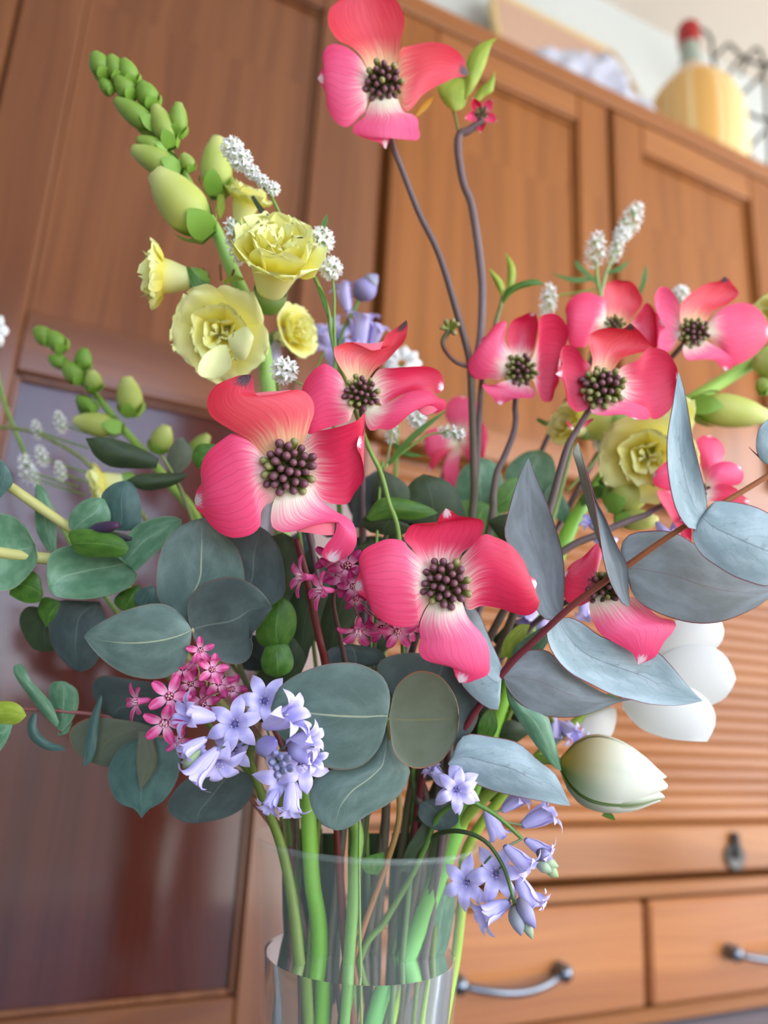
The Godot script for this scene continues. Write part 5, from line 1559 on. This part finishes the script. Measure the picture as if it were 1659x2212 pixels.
func tulips() -> void:
	var o := thing("tulip", "half closed white tulip with green streaks beside the vase rim, pointing right over the drawers", "tulip", P(1320, 1680, 0.42))
	var a := P(1212, 1648, 0.425)
	var b := P(1428, 1700, 0.415)
	var ax := (b - a).normalized()
	var s := ax.cross(cam_dir(0, 0, -1)).normalized()
	var nn := ax.cross(s)
	var ln := a.distance_to(b)
	var rad := 80.0 / FPX * 0.42
	var cream := lin(234, 236, 216)
	var yel := lin(196, 164, 30)
	var grn := lin(104, 144, 20)
	for k in 6:
		var inner := k % 2
		var an := TAU * k / 6.0 + TULIP_TURN
		var rows := []
		var cols := []
		var mid_up := (s * cos(an) + nn * sin(an)).dot(cam_dir(0, -1, 0))
		for i in 20:
			var t := i / 19.0
			var row := PackedVector3Array()
			var cl := []
			var prof: float = spread([0.18, 0.62, 0.86, 0.97, 1.0, 0.98, 0.92, 0.83, 0.70, 0.52, 0.36], t)
			var wid := (1.12 - 0.22 * inner) * sqrt(maxf(0.0, 1.0 - pow((t - 0.4) / 0.63, 4.0)))
			for j in 11:
				var u := j / 10.0 * 2.0 - 1.0
				var aa := an + u * wid * 0.86
				var r := rad * (prof - 0.05 * inner - 0.05 * u * u * t)
				row.append(a + ax * ln * (t * 0.98 + 0.05 * (1.0 - u * u) * t) + (s * cos(aa) + nn * sin(aa)) * r)
				var stripe := exp(-u * u * 26.0) * (0.95 if mid_up < -0.2 else 0.12) * clampf(1.6 - t, 0.0, 1.0)
				var h := (s * cos(aa) + nn * sin(aa)).dot(cam_dir(0, -1, 0))
				var c := cream.lerp(grn.lerp(yel, smoothstep(-0.25, 0.45, h)), clampf(1.05 - t * 1.8, 0.0, 1.0) * 0.95)
				cl.append(c.lerp(grn, clampf(stripe, 0.0, 0.9)))
			rows.append(row)
			cols.append(cl)
		var mb := MB.new()
		grid(mb, rows, [], cols, 0.0004)
		built("petal", mb, M.petal, o)
	stem(o, [1216, 1652, 0.425, 1180, 1640, 0.432, 1120, 1660, 0.44, 1020, 1750, 0.445, 972, 1830, 0.448, 935, 1960, 0.444, 868, 2200, 0.43], [0.0028, 0.0034, 0.004], [lin(120, 150, 60), lin(150, 180, 60), lin(170, 196, 60)], M.stem_green, 28, 10)
	leaf(o, [1300, 1762, 1315, 1768, 1330, 1772], [1305, 1756, 1322, 1758, 1330, 1772], 0.425, [0, 0, 0, 0], M.green_leaf)

	o = thing("tulip", "wide open white tulip with blurred petals behind the grey eucalyptus leaves at right", "tulip", P(1430, 1480, 0.47))
	var white := mat(rgb(234, 235, 226), 0.5, {"backlight_enabled": true, "backlight": Color(0.7, 0.7, 0.7)})
	for p in [[[1400, 1400, 1440, 1350, 1500, 1330, 1550, 1335, 1564, 1360], [1420, 1460, 1480, 1440, 1530, 1412, 1558, 1388, 1564, 1360], [0, 6, 6, -5], 0.472],
			[[1400, 1440, 1460, 1400, 1530, 1395, 1570, 1420, 1590, 1466], [1400, 1500, 1460, 1530, 1520, 1528, 1568, 1506, 1590, 1466], [0, 10, 6, -5], 0.468],
			[[1345, 1500, 1420, 1480, 1490, 1485, 1535, 1520, 1546, 1560, 1528, 1602], [1345, 1530, 1380, 1570, 1430, 1592, 1480, 1600, 1528, 1602], [0, 14, 6, -5], 0.464],
			[[1380, 1470, 1350, 1420, 1370, 1370, 1420, 1350, 1460, 1360], [1420, 1470, 1440, 1440, 1460, 1400, 1460, 1360], [-4, 0, 5, -3], 0.478]]:
		var mb := MB.new()
		sheet(mb, p[0], p[1], p[3], p[2], 0.0004, 16, 9)
		built("petal", mb, white, o)
	leaf(o, [1262, 1545, 1255, 1560, 1260, 1585, 1280, 1600], [1280, 1540, 1330, 1530, 1320, 1590, 1280, 1600], 0.475, [0, 2, 4, -3], white, "petal")
	stem(o, [1400, 1480, 0.475, 1330, 1500, 0.478, 1220, 1580, 0.475, 1100, 1700, 0.47, 1010, 1830, 0.468, 1000, 1930, 0.458, 984, 2070, 0.448, 960, 2200, 0.436], [0.003, 0.0032], [lin(140, 170, 60), lin(164, 196, 64)], M.stem_green, 29, 10)


# ---------- white filler ----------
func head_mesh(long: bool) -> ArrayMesh:
	var key := "head%s" % long
	if not shared.has(key):
		var mb := MB.new()
		var n := 26
		for k in n:
			var y := 1.0 - 2.0 * (k + 0.5) / n
			var a := k * 2.39996
			var rr := sqrt(1.0 - y * y)
			var dir := Vector3(rr * cos(a), y, rr * sin(a))
			var at := dir * 0.46
			if long:
				at.y = y * 1.25
				at.x *= 1.0 - 0.25 * y
				at.z *= 1.0 - 0.25 * y
			var x := dir.cross(Vector3(0.3, 0.5, 0.8)).normalized()
			var z := x.cross(dir)
			tube(mb, [at * 0.45, at], [0.06], 5, [lin(170, 200, 130), lin(226, 236, 206)])
			pod(mb, at - dir * 0.02, at + dir * 0.12, 0.07, [0.6, 1.0, 0.7], [lin(196, 214, 150)], 6, 4)
			for q in 4:
				var b := TAU * q / 4.0 + k
				var o2 := x * cos(b) + z * sin(b)
				var w := dir.cross(o2)
				var rows := []
				var cols := []
				for i in 4:
					var t := i / 3.0
					var row := PackedVector3Array()
					for j in 3:
						row.append(at + o2 * (0.02 + 0.36 * t) + w * (j - 1.0) * 0.10 * sin(PI * (0.2 + 0.75 * t)) + dir * (0.10 + 0.22 * t))
					rows.append(row)
					cols.append([lin(252, 252, 250), lin(252, 252, 250), lin(252, 252, 250)])
				grid(mb, rows, [], cols)
		shared[key] = mb.mesh()
	return shared[key]


func head(o: Node3D, x: float, y: float, d: float, r_px: float, long := false, towards := Vector2(0, -1), stretch := 1.0) -> void:
	placed("flower_head", head_mesh(long), M.petal, o, P(x, y, d), cam_dir(towards.x, towards.y, -0.6), r_px / FPX * d * 1.25, x, stretch)


func thin_leaf(o: Node3D, a: Array, w: float, m: Material) -> void:   # [x, y, d] triples
	var L := []
	var R := []
	var n := a.size() / 3
	for i in n:
		var j := mini(i + 1, n - 1)
		var k := maxi(i - 1, 0)
		var t := Vector2(a[j * 3] - a[k * 3], a[j * 3 + 1] - a[k * 3 + 1]).normalized()
		var q: float = w * sin(PI * (0.2 + 0.8 * i / (n - 1.0)))
		L.append_array([a[i * 3] - t.y * q, a[i * 3 + 1] + t.x * q])
		R.append_array([a[i * 3] + t.y * q, a[i * 3 + 1] - t.x * q])
	leaf(o, L, R, a[2], [0, 0, 1, 0], m, "leaf", 0.3, 12, 5)


func fillers() -> void:
	var g := lin(118, 152, 64)
	var o := thing("white_filler", "fine stem of tiny white florets leaning over the big yellow snapdragon flower", "filler flower", P(640, 540, 0.44), "")
	stem(o, [488, 306, 0.44, 530, 360, 0.44, 575, 410, 0.44, 598, 448, 0.44, 622, 505, 0.44, 648, 550, 0.44, 680, 600, 0.442, 708, 670, 0.444, 724, 760, 0.446, 790, 950, 0.43, 822, 1020, 0.43, 840, 1085, 0.43, 862, 1165, 0.43, 870, 1400, 0.44, 880, 1890, 0.45], [0.0008, 0.001, 0.0013, 0.0014, 0.0014], [g], M.stem_green, 30, 7)
	stem(o, [716, 580, 0.446, 722, 640, 0.446, 722, 700, 0.446, 724, 760, 0.446], [0.0007, 0.001], [g], M.stem_green, -1, 6, "side_stem")
	stem(o, [626, 510, 0.44, 590, 512, 0.442, 550, 520, 0.444, 516, 520, 0.446], [0.0005], [g], M.stem_green, -1, 6, "side_stem")
	stem(o, [655, 560, 0.44, 680, 545, 0.44, 694, 524, 0.44], [0.0006], [g], M.stem_green, -1, 6, "side_stem")
	stem(o, [700, 760, 0.45, 660, 830, 0.452, 614, 802, 0.44], [0.0006], [g], M.stem_green, -1, 6, "side_stem")
	for k in [[502, 322, 26], [520, 345, 26], [545, 372, 17], [568, 392, 15], [590, 408, 16], [560, 385, 12]]:
		head(o, k[0], k[1], 0.438, k[2], false, Vector2(-0.6, -0.8))
	head(o, 693, 520, 0.438, 30)
	head(o, 715, 580, 0.444, 26)
	head(o, 508, 522, 0.444, 22, true, Vector2(-0.2, -1.0), 1.2)
	head(o, 614, 800, 0.436, 30, false, Vector2(0.2, 0.6))
	for k in [[545, 424, 0.438, 565, 455, 0.438, 590, 482, 0.438, 616, 508, 0.438], [626, 538, 0.437, 650, 542, 0.437, 690, 546, 0.438], [650, 560, 0.438, 668, 570, 0.438, 678, 592, 0.44], [688, 620, 0.441, 700, 650, 0.443, 712, 690, 0.445], [555, 520, 0.443, 530, 500, 0.442, 512, 480, 0.442], [694, 500, 0.44, 702, 480, 0.44, 706, 462, 0.44], [640, 500, 0.442, 638, 480, 0.442, 634, 476, 0.442]]:
		thin_leaf(o, k, 6.0, M.deep_leaf if k[0] < 560 else M.green_leaf)
	o = thing("white_filler", "blurred spray of white floret heads above the right-hand blossoms", "filler flower", P(1310, 560, 0.55))
	stem(o, [1350, 470, 0.552, 1330, 540, 0.552, 1306, 600, 0.55, 1290, 680, 0.548, 1270, 800, 0.54, 1200, 1100, 0.51, 1050, 1600, 0.465], [0.001, 0.0018, 0.0018], [lin(150, 170, 110), g], M.stem_green, 31, 7)
	stem(o, [1287, 550, 0.55, 1290, 600, 0.55, 1298, 640, 0.549], [0.0013], [lin(150, 175, 100)], M.stem_green, -1, 6, "side_stem")
	head(o, 1286, 540, 0.548, 23, true, Vector2(0, -1), 0.9)
	head(o, 1364, 475, 0.552, 24, true, Vector2(0.35, -1), 0.85)
	head(o, 1344, 506, 0.552, 20)
	head(o, 1330, 540, 0.552, 17, true, Vector2(0.3, -1), 0.9)
	head(o, 1184, 650, 0.545, 20, true)
	head(o, 1470, 634, 0.54, 19)
	head(o, 1302, 955, 0.53, 24)
	for k in [[1310, 590, 0.55, 1340, 580, 0.55, 1362, 560, 0.55], [1290, 600, 0.55, 1240, 605, 0.55, 1190, 590, 0.55], [1300, 620, 0.55, 1250, 575, 0.55, 1245, 560, 0.55], [1380, 640, 0.55, 1392, 600, 0.55, 1396, 570, 0.55], [1160, 905, 0.53, 1180, 915, 0.53, 1200, 912, 0.53]]:
		thin_leaf(o, k, 6.0, M.green_leaf)
	stem(o, [1184, 660, 0.545, 1200, 640, 0.548, 1260, 630, 0.55, 1300, 620, 0.55], [0.0007], [g], M.stem_green, -1, 6, "side_stem")
	stem(o, [1302, 960, 0.53, 1280, 1000, 0.53, 1225, 1060, 0.515], [0.0009], [g], M.stem_green, -1, 6, "side_stem")
	stem(o, [1470, 640, 0.54, 1440, 700, 0.545, 1300, 760, 0.545, 1270, 800, 0.54], [0.0008], [g], M.stem_green, -1, 6, "side_stem")
	o = thing("white_filler", "thin green filler sprig with a leaf and white tip between the two centre blossoms", "filler flower", P(850, 980, 0.47))
	stem(o, [985, 935, 0.48, 930, 938, 0.478, 880, 970, 0.475, 842, 1000, 0.472, 830, 1012, 0.47, 822, 1030, 0.468], [0.0008], [g], M.stem_green, 32, 6)
	stem(o, [850, 900, 0.478, 845, 950, 0.475, 834, 1010, 0.47], [0.0007], [lin(160, 180, 120)], M.stem_green, -1, 6, "side_stem")
	head(o, 975, 934, 0.478, 17, true, Vector2(1, 0.2))
	head(o, 845, 930, 0.485, 16, true)
	head(o, 900, 905, 0.49, 22)
	for k in [[840, 1002, 0.47, 885, 950, 0.468, 930, 912, 0.466, 970, 884, 0.464], [850, 960, 0.48, 880, 980, 0.48, 920, 985, 0.48]]:
		thin_leaf(o, k, 7.0, M.green_leaf)
	o = thing("white_filler", "blurred thin filler sprig at the left edge beside the short snapdragon", "filler flower", P(120, 960, 0.55))
	stem(o, [0, 922, 0.55, 60, 930, 0.55, 110, 950, 0.55, 170, 985, 0.548, 230, 1040, 0.545, 300, 1100, 0.535, 480, 1400, 0.49, 640, 1750, 0.455], [0.0014, 0.0018], [lin(130, 140, 80)], M.stem_green, 33, 7)
	for k in [[130, 912, 14], [80, 928, 12], [58, 1012, 18], [90, 985, 14], [130, 1018, 13], [75, 1030, 12]]:
		head(o, k[0], k[1], 0.55, k[2], true)
		stalk(o, [k[0], k[1], 0.55, k[0] + 30, k[1] + 14, 0.55, minf(k[0] + 110, 240), k[1] + 40, 0.546], 0.0007, g)
	# white blossoms, out of focus
	o = thing("white_flower", "blurred round white flower behind the upper right petal of the pointed blossom", "flower", P(868, 780, 0.6))
	for k in 9:
		var a := k * 0.7
		var mb := MB.new()
		sheet(mb, [868 + cos(a - 0.6) * 12, 785 + sin(a - 0.6) * 10, 868 + cos(a - 0.4) * 34, 785 + sin(a - 0.4) * 28, 868 + cos(a) * 44, 785 + sin(a) * 40], [868 + cos(a + 0.6) * 12, 785 + sin(a + 0.6) * 10, 868 + cos(a + 0.4) * 34, 785 + sin(a + 0.4) * 28, 868 + cos(a) * 44, 785 + sin(a) * 40], 0.6, [4, -6 + k, 3, -3], 0.0003, 8, 5)
		built("petal", mb, mat(rgb(236, 238, 232), 0.5), o)
	stem(o, [868, 785, 0.603, 860, 900, 0.59, 840, 1300, 0.51, 800, 1700, 0.46], [0.0016], [g], M.stem_green, 34, 7)
	o = thing("white_flower", "white flower cut off by the left edge, above the short snapdragon spike", "flower", P(-15, 715, 0.6))
	for k in 7:
		var a := k * 0.9
		var mb := MB.new()
		sheet(mb, [-18 + cos(a - 0.6) * 10, 715 + sin(a - 0.6) * 10, -18 + cos(a - 0.4) * 30, 715 + sin(a - 0.4) * 32, -18 + cos(a) * 38, 715 + sin(a) * 42], [-18 + cos(a + 0.6) * 10, 715 + sin(a + 0.6) * 10, -18 + cos(a + 0.4) * 30, 715 + sin(a + 0.4) * 32, -18 + cos(a) * 38, 715 + sin(a) * 42], 0.6, [4, -4 + k, 3, -3], 0.0003, 8, 5)
		built("petal", mb, mat(rgb(236, 238, 232), 0.5), o)
	stem(o, [-18, 718, 0.603, 20, 900, 0.59, 200, 1250, 0.53, 560, 1700, 0.46], [0.0016], [g], M.stem_green, 35, 7)


# ---------- other greenery ----------
func greens() -> void:
	var pale := lin(196, 192, 116)
	var sg = M.spurge_leaf
	var st = M.spurge_teal
	var o := thing("spurge_sprig", "green honeywort sprig with cupped leaves and a dark purple flower at the left edge", "honeywort", P(180, 1180, 0.43))
	stem(o, [-40, 1012, 0.425, 12, 1045, 0.43, 80, 1092, 0.432, 150, 1140, 0.434, 205, 1175, 0.436], [0.0028, 0.003, 0.0026], [pale], M.stem_green, -1, 9)
	stem(o, [-40, 1186, 0.42, 20, 1196, 0.425, 108, 1208, 0.43, 190, 1215, 0.434, 300, 1300, 0.44, 460, 1500, 0.448, 620, 1780, 0.45], [0.0034, 0.0036, 0.003, 0.0028], [pale, pale, lin(120, 140, 70)], M.stem_green, 36, 9)
	leaf(o, [255, 1205, 240, 1180, 190, 1172, 150, 1178, 110, 1195, 101, 1230, 105, 1270], [288, 1232, 297, 1245, 280, 1268, 240, 1285, 190, 1294, 150, 1293, 120, 1288, 105, 1270], 0.42, [0, 2, -8, 8], sg, "leaf", 0.4, 20, 11)
	leaf(o, [235, 1215, 260, 1180, 290, 1140, 330, 1120, 370, 1115, 392, 1122], [250, 1250, 290, 1235, 330, 1200, 370, 1165, 390, 1140, 392, 1122], 0.426, [0, -4, -3, 4], sg)
	leaf(o, [150, 1142, 150, 1115, 175, 1085, 205, 1075, 225, 1078], [165, 1152, 200, 1145, 235, 1130, 238, 1105, 225, 1078], 0.428, [0, -4, 3, -3], sg)
	leaf(o, [230, 1142, 220, 1090, 222, 1065, 245, 1045, 270, 1038], [270, 1147, 300, 1142, 306, 1110, 300, 1070, 287, 1045, 270, 1038], 0.436, [0, -3, 3, -3], st)
	leaf(o, [152, 1168, 148, 1150, 175, 1143, 220, 1147, 262, 1162, 279, 1184], [160, 1188, 185, 1202, 230, 1203, 265, 1202, 279, 1184], 0.415, [0, 3, 3, -4], M.green_leaf)
	leaf(o, [210, 1160, 230, 1146, 260, 1150, 284, 1165], [220, 1176, 250, 1172, 284, 1165], 0.423, [0, 0, 2, 0], sg)
	leaf(o, [300, 1312, 290, 1295, 300, 1275, 330, 1264], [320, 1318, 342, 1310, 346, 1285, 330, 1264], 0.425, [0, 0, 2, -2], st)
	leaf(o, [262, 1318, 246, 1300, 260, 1280, 300, 1262], [285, 1322, 310, 1305, 300, 1262], 0.43, [0, 0, 2, -2], M.green_leaf)
	leaf(o, [-30, 1110, 20, 1112, 55, 1138, 76, 1176], [-30, 1272, 20, 1275, 55, 1250, 80, 1212, 76, 1176], 0.42, [0, -2, -4, 4], sg)
	leaf(o, [30, 1238, 60, 1230, 85, 1245, 93, 1284], [20, 1285, 55, 1302, 85, 1300, 93, 1284], 0.43, [0, 0, 2, -2], M.green_leaf)
	leaf(o, [105, 1192, 80, 1150, 75, 1100, 78, 1045], [122, 1188, 121, 1120, 106, 1080, 96, 1055, 78, 1045], 0.44, [0, -2, 2, -2], sg)
	leaf(o, [-20, 1085, -20, 1000, 0, 992, 15, 1008], [-10, 1085, 10, 1066, 29, 1040, 15, 1008], 0.418, [0, 0, 2, -2], st)
	leaf(o, [130, 1300, 95, 1290, 82, 1320, 100, 1355], [160, 1300, 140, 1340, 100, 1355], 0.44, [0, 0, 2, -2], M.green_leaf)
	leaf(o, [110, 1320, 60, 1310, 42, 1345, 70, 1400, 112, 1408], [150, 1320, 150, 1370, 112, 1408], 0.448, [0, 0, 2, -2], M.deep_leaf)
	var mb := MB.new()
	pod(mb, P(194, 1146, 0.42), P(254, 1134, 0.41), 13.0 / FPX * 0.42, [0.5, 0.95, 1.0, 0.9, 0.55], [lin(92, 84, 110), lin(72, 62, 92), lin(96, 60, 90)], 12, 10)
	built("flower_bell", mb, M.petal, o)
	mb = MB.new()
	pod(mb, P(240, 1156, 0.422), P(282, 1164, 0.414), 9.0 / FPX * 0.42, [0.5, 1.0, 0.9, 0.5], [lin(120, 130, 90), lin(70, 66, 80)], 10, 8)
	built("flower_bud", mb, M.petal, o)

	o = thing("spurge_sprig", "small trailing sprig with curled grey-green leaves on a reddish stem at lower left", "honeywort", P(120, 1540, 0.43))
	stem(o, [-20, 1528, 0.425, 60, 1532, 0.428, 130, 1536, 0.432, 220, 1546, 0.438, 320, 1570, 0.444, 480, 1660, 0.452, 600, 1800, 0.452], [0.0009, 0.0012, 0.0016], [lin(150, 90, 84), lin(130, 76, 70)], M.stem, 37, 7)
	leaf(o, [122, 1572, 90, 1540, 60, 1500, 34, 1462, 29, 1440, 40, 1434], [128, 1560, 110, 1520, 85, 1490, 66, 1470, 55, 1442, 40, 1434], 0.424, [0, 4, 3, -3], sg)
	leaf(o, [125, 1576, 108, 1520, 107, 1490, 115, 1473, 140, 1472], [136, 1580, 156, 1555, 169, 1525, 166, 1490, 140, 1472], 0.434, [0, 0, 2, -3], sg)
	leaf(o, [74, 1538, 60, 1560, 63, 1590, 85, 1612, 115, 1622, 143, 1620], [80, 1545, 80, 1575, 96, 1595, 115, 1606, 130, 1609, 143, 1620], 0.422, [0, 4, 2, -2], st)
	leaf(o, [218, 1500, 195, 1550, 185, 1600, 180, 1655], [221, 1510, 213, 1560, 206, 1620, 196, 1646, 180, 1655], 0.428, [0, 2, 2, -2], st)
	leaf(o, [-30, 1518, 20, 1515, 45, 1525, 57, 1546], [-30, 1560, 10, 1566, 40, 1562, 57, 1546], 0.40, [0, 2, 2, -3], M.lime_leaf)
	leaf(o, [-40, 1548, -10, 1550, 20, 1560, 27, 1566], [-40, 1660, 0, 1622, 20, 1590, 27, 1566], 0.402, [0, 2, 2, -3], sg)
	leaf(o, [140, 1570, 128, 1590, 124, 1582], [156, 1560, 145, 1585, 124, 1582], 0.436, [0, 0, 1, 0], sg)

	o = thing("eucalyptus_branch", "dark olive narrow leaves pointing left above the honeywort sprig", "eucalyptus", P(340, 1010, 0.47))
	stem(o, [350, 985, 0.47, 376, 1030, 0.47, 400, 1080, 0.47, 440, 1200, 0.46, 540, 1500, 0.452, 640, 1760, 0.45], [0.0012, 0.002], [lin(130, 140, 80), lin(90, 80, 50)], M.stem, 38, 7)
	leaf(o, [344, 990, 290, 962, 230, 945, 184, 947], [338, 1012, 290, 1012, 240, 1008, 205, 985, 184, 947], 0.468, [0, 6, 3, -4], M.deep_leaf)
	leaf(o, [406, 1022, 350, 1022, 300, 1025, 269, 1040], [395, 1038, 360, 1053, 310, 1059, 269, 1040], 0.462, [0, 6, 3, -4], M.deep_leaf)
	leaf(o, [362, 1024, 362, 980, 380, 950, 395, 944], [388, 1024, 411, 1000, 414, 970, 395, 944], 0.474, [0, 0, 2, -2], M.round_leaf_olive)

	# leaves low in the middle of the bouquet, three shoots of them
	var say := ["lobed bright green leaves beside the round eucalyptus leaves, under the largest blossom", "soft green leaves behind the tall bare branches at the centre", "dark green leaves deep in the middle of the bouquet above the vase"]
	for k in 3:
		o = thing("leafy_shoot", say[k], "leaves", P([600, 1090, 830][k], [1380, 1030, 1350][k], 0.46))
		if k == 0:
			stem(o, [596, 1470, 0.44, 610, 1560, 0.445, 640, 1700, 0.45], [0.0012, 0.0016], [lin(90, 120, 50)], M.stem_green, 39, 7)
			leaf(o, [600, 1402, 562, 1392, 553, 1360, 574, 1318, 596, 1283], [612, 1402, 636, 1370, 640, 1330, 626, 1300, 596, 1283], 0.425, [0, 0, 4, -4], M.green_leaf)
			leaf(o, [574, 1396, 564, 1428, 574, 1455, 600, 1464], [622, 1390, 634, 1425, 627, 1450, 600, 1464], 0.422, [0, 0, 4, -4], M.green_leaf)
			leaf(o, [470, 960, 430, 960, 415, 985, 425, 1010], [475, 980, 460, 1010, 425, 1010], 0.45, [0, 0, 2, -2], M.green_leaf)
			leaf(o, [600, 1290, 560, 1220, 570, 1170, 610, 1150], [640, 1280, 650, 1220, 640, 1170, 610, 1150], 0.44, [0, 0, 2, -2], M.deep_leaf)
		if k == 1:
			stem(o, [1060, 1100, 0.51, 1000, 1250, 0.49, 900, 1600, 0.46], [0.0014, 0.002], [lin(90, 120, 60)], M.stem_green, 40, 7)
			leaf(o, [990, 1110, 983, 1050, 1003, 1008, 1040, 988], [1092, 1110, 1090, 1050, 1072, 1002, 1040, 988], 0.51, [0, -4, 4, -3], M.spurge_leaf)
			leaf(o, [1095, 1070, 1093, 1015, 1128, 980, 1166, 971], [1175, 1090, 1200, 1040, 1194, 990, 1166, 971], 0.525, [0, -4, 4, -3], M.spurge_leaf)
			leaf(o, [1060, 1080, 1080, 1050, 1110, 1030, 1120, 1040], [1080, 1110, 1110, 1100, 1125, 1070, 1120, 1040], 0.5, [0, -2, 2, 0], M.green_leaf)
			leaf(o, [1180, 1110, 1175, 1070, 1190, 1050, 1210, 1060], [1220, 1130, 1230, 1100, 1210, 1060], 0.52, [0, -2, 2, 0], M.spurge_leaf)
			leaf(o, [960, 1200, 960, 1120, 1000, 1080, 1060, 1090], [1080, 1200, 1100, 1140, 1060, 1090], 0.5, [0, -2, 2, 0], M.green_leaf)
			leaf(o, [1030, 1590, 1035, 1560, 1050, 1535, 1066, 1530], [1060, 1600, 1075, 1570, 1066, 1530], 0.435, [0, -2, 2, 0], M.green_leaf)
			leaf(o, [1080, 1420, 1090, 1380, 1120, 1350, 1145, 1350], [1105, 1420, 1130, 1385, 1145, 1350], 0.432, [0, -2, 2, 0], M.lime_leaf)
		if k == 2:
			stem(o, [840, 1120, 0.47, 820, 1250, 0.465, 800, 1500, 0.455, 790, 1700, 0.45], [0.0014, 0.002], [lin(70, 84, 40)], M.stem_green, 41, 7)
			leaf(o, [872, 1130, 873, 1075, 888, 1042, 915, 1024], [1010, 1130, 994, 1075, 967, 1040, 915, 1024], 0.47, [0, -4, 4, -3], M.deep_leaf)
			leaf(o, [760, 1140, 766, 1070, 795, 1030, 832, 1022], [880, 1140, 890, 1090, 870, 1045, 832, 1022], 0.478, [0, -4, 4, -3], M.round_leaf_dark)
			leaf(o, [790, 1118, 820, 1078, 870, 1078, 920, 1092, 946, 1108], [800, 1126, 840, 1120, 900, 1122, 946, 1108], 0.455, [0, 2, 3, -3], M.green_leaf)
			leaf(o, [800, 1150, 780, 1130, 800, 1110, 850, 1120], [860, 1160, 890, 1140, 850, 1120], 0.46, [0, 2, 3, -3], M.deep_leaf)
			leaf(o, [862, 1880, 880, 1830, 920, 1770, 960, 1735], [886, 1886, 905, 1840, 940, 1790, 960, 1735], 0.43, [0, -4, 2, 0], M.deep_leaf)
			leaf(o, [790, 1850, 780, 1865, 790, 1885, 815, 1890], [830, 1840, 830, 1870, 815, 1890], 0.425, [0, 2, 2, 0], M.green_leaf)
			leaf(o, [950, 1905, 930, 1960, 925, 2030, 940, 2090], [985, 1920, 980, 1980, 965, 2050, 940, 2090], 0.445, [0, 0, 6, 0], M.spurge_leaf)
			for e in [[628, 1800, 630, 2000, 640, 2200, 18], [672, 1790, 664, 2000, 672, 2200, 24], [720, 1800, 715, 2000, 700, 2200, 24], [810, 1800, 800, 2000, 795, 2200, 26], [870, 1800, 862, 2000, 850, 2200, 24], [935, 1800, 915, 2000, 905, 2200, 24], [958, 1850, 942, 2000, 930, 2200, 14]]:  # dark blades added in place of the dark reflections between the stems
				leaf(o, [e[0] - e[6], e[1], e[2] - e[6], e[3], e[4] - 6, e[5]], [e[0] + e[6], e[1], e[2] + e[6], e[3], e[4] + 6, e[5]], 0.468, [4, 0, 3, -4], M.deep_leaf, "added_dark_blade")
			for e in [[600, 1500, 575, 1440, 590, 1380, 620, 1330], [640, 1420, 620, 1330, 640, 1250, 670, 1180], [560, 1330, 540, 1300, 560, 1250, 600, 1190], [700, 1420, 690, 1330, 710, 1260, 740, 1210], [560, 1560, 545, 1500, 560, 1450, 590, 1420]]:
				leaf(o, [e[0], e[1], e[2], e[3], e[4], e[5], e[6], e[7]], [e[0] + 20, e[1], e[2] + 75, e[3] + 15, e[4] + 78, e[5] + 10, e[6], e[7]], 0.441, [0, -4, 4, -3], M.deep_leaf)
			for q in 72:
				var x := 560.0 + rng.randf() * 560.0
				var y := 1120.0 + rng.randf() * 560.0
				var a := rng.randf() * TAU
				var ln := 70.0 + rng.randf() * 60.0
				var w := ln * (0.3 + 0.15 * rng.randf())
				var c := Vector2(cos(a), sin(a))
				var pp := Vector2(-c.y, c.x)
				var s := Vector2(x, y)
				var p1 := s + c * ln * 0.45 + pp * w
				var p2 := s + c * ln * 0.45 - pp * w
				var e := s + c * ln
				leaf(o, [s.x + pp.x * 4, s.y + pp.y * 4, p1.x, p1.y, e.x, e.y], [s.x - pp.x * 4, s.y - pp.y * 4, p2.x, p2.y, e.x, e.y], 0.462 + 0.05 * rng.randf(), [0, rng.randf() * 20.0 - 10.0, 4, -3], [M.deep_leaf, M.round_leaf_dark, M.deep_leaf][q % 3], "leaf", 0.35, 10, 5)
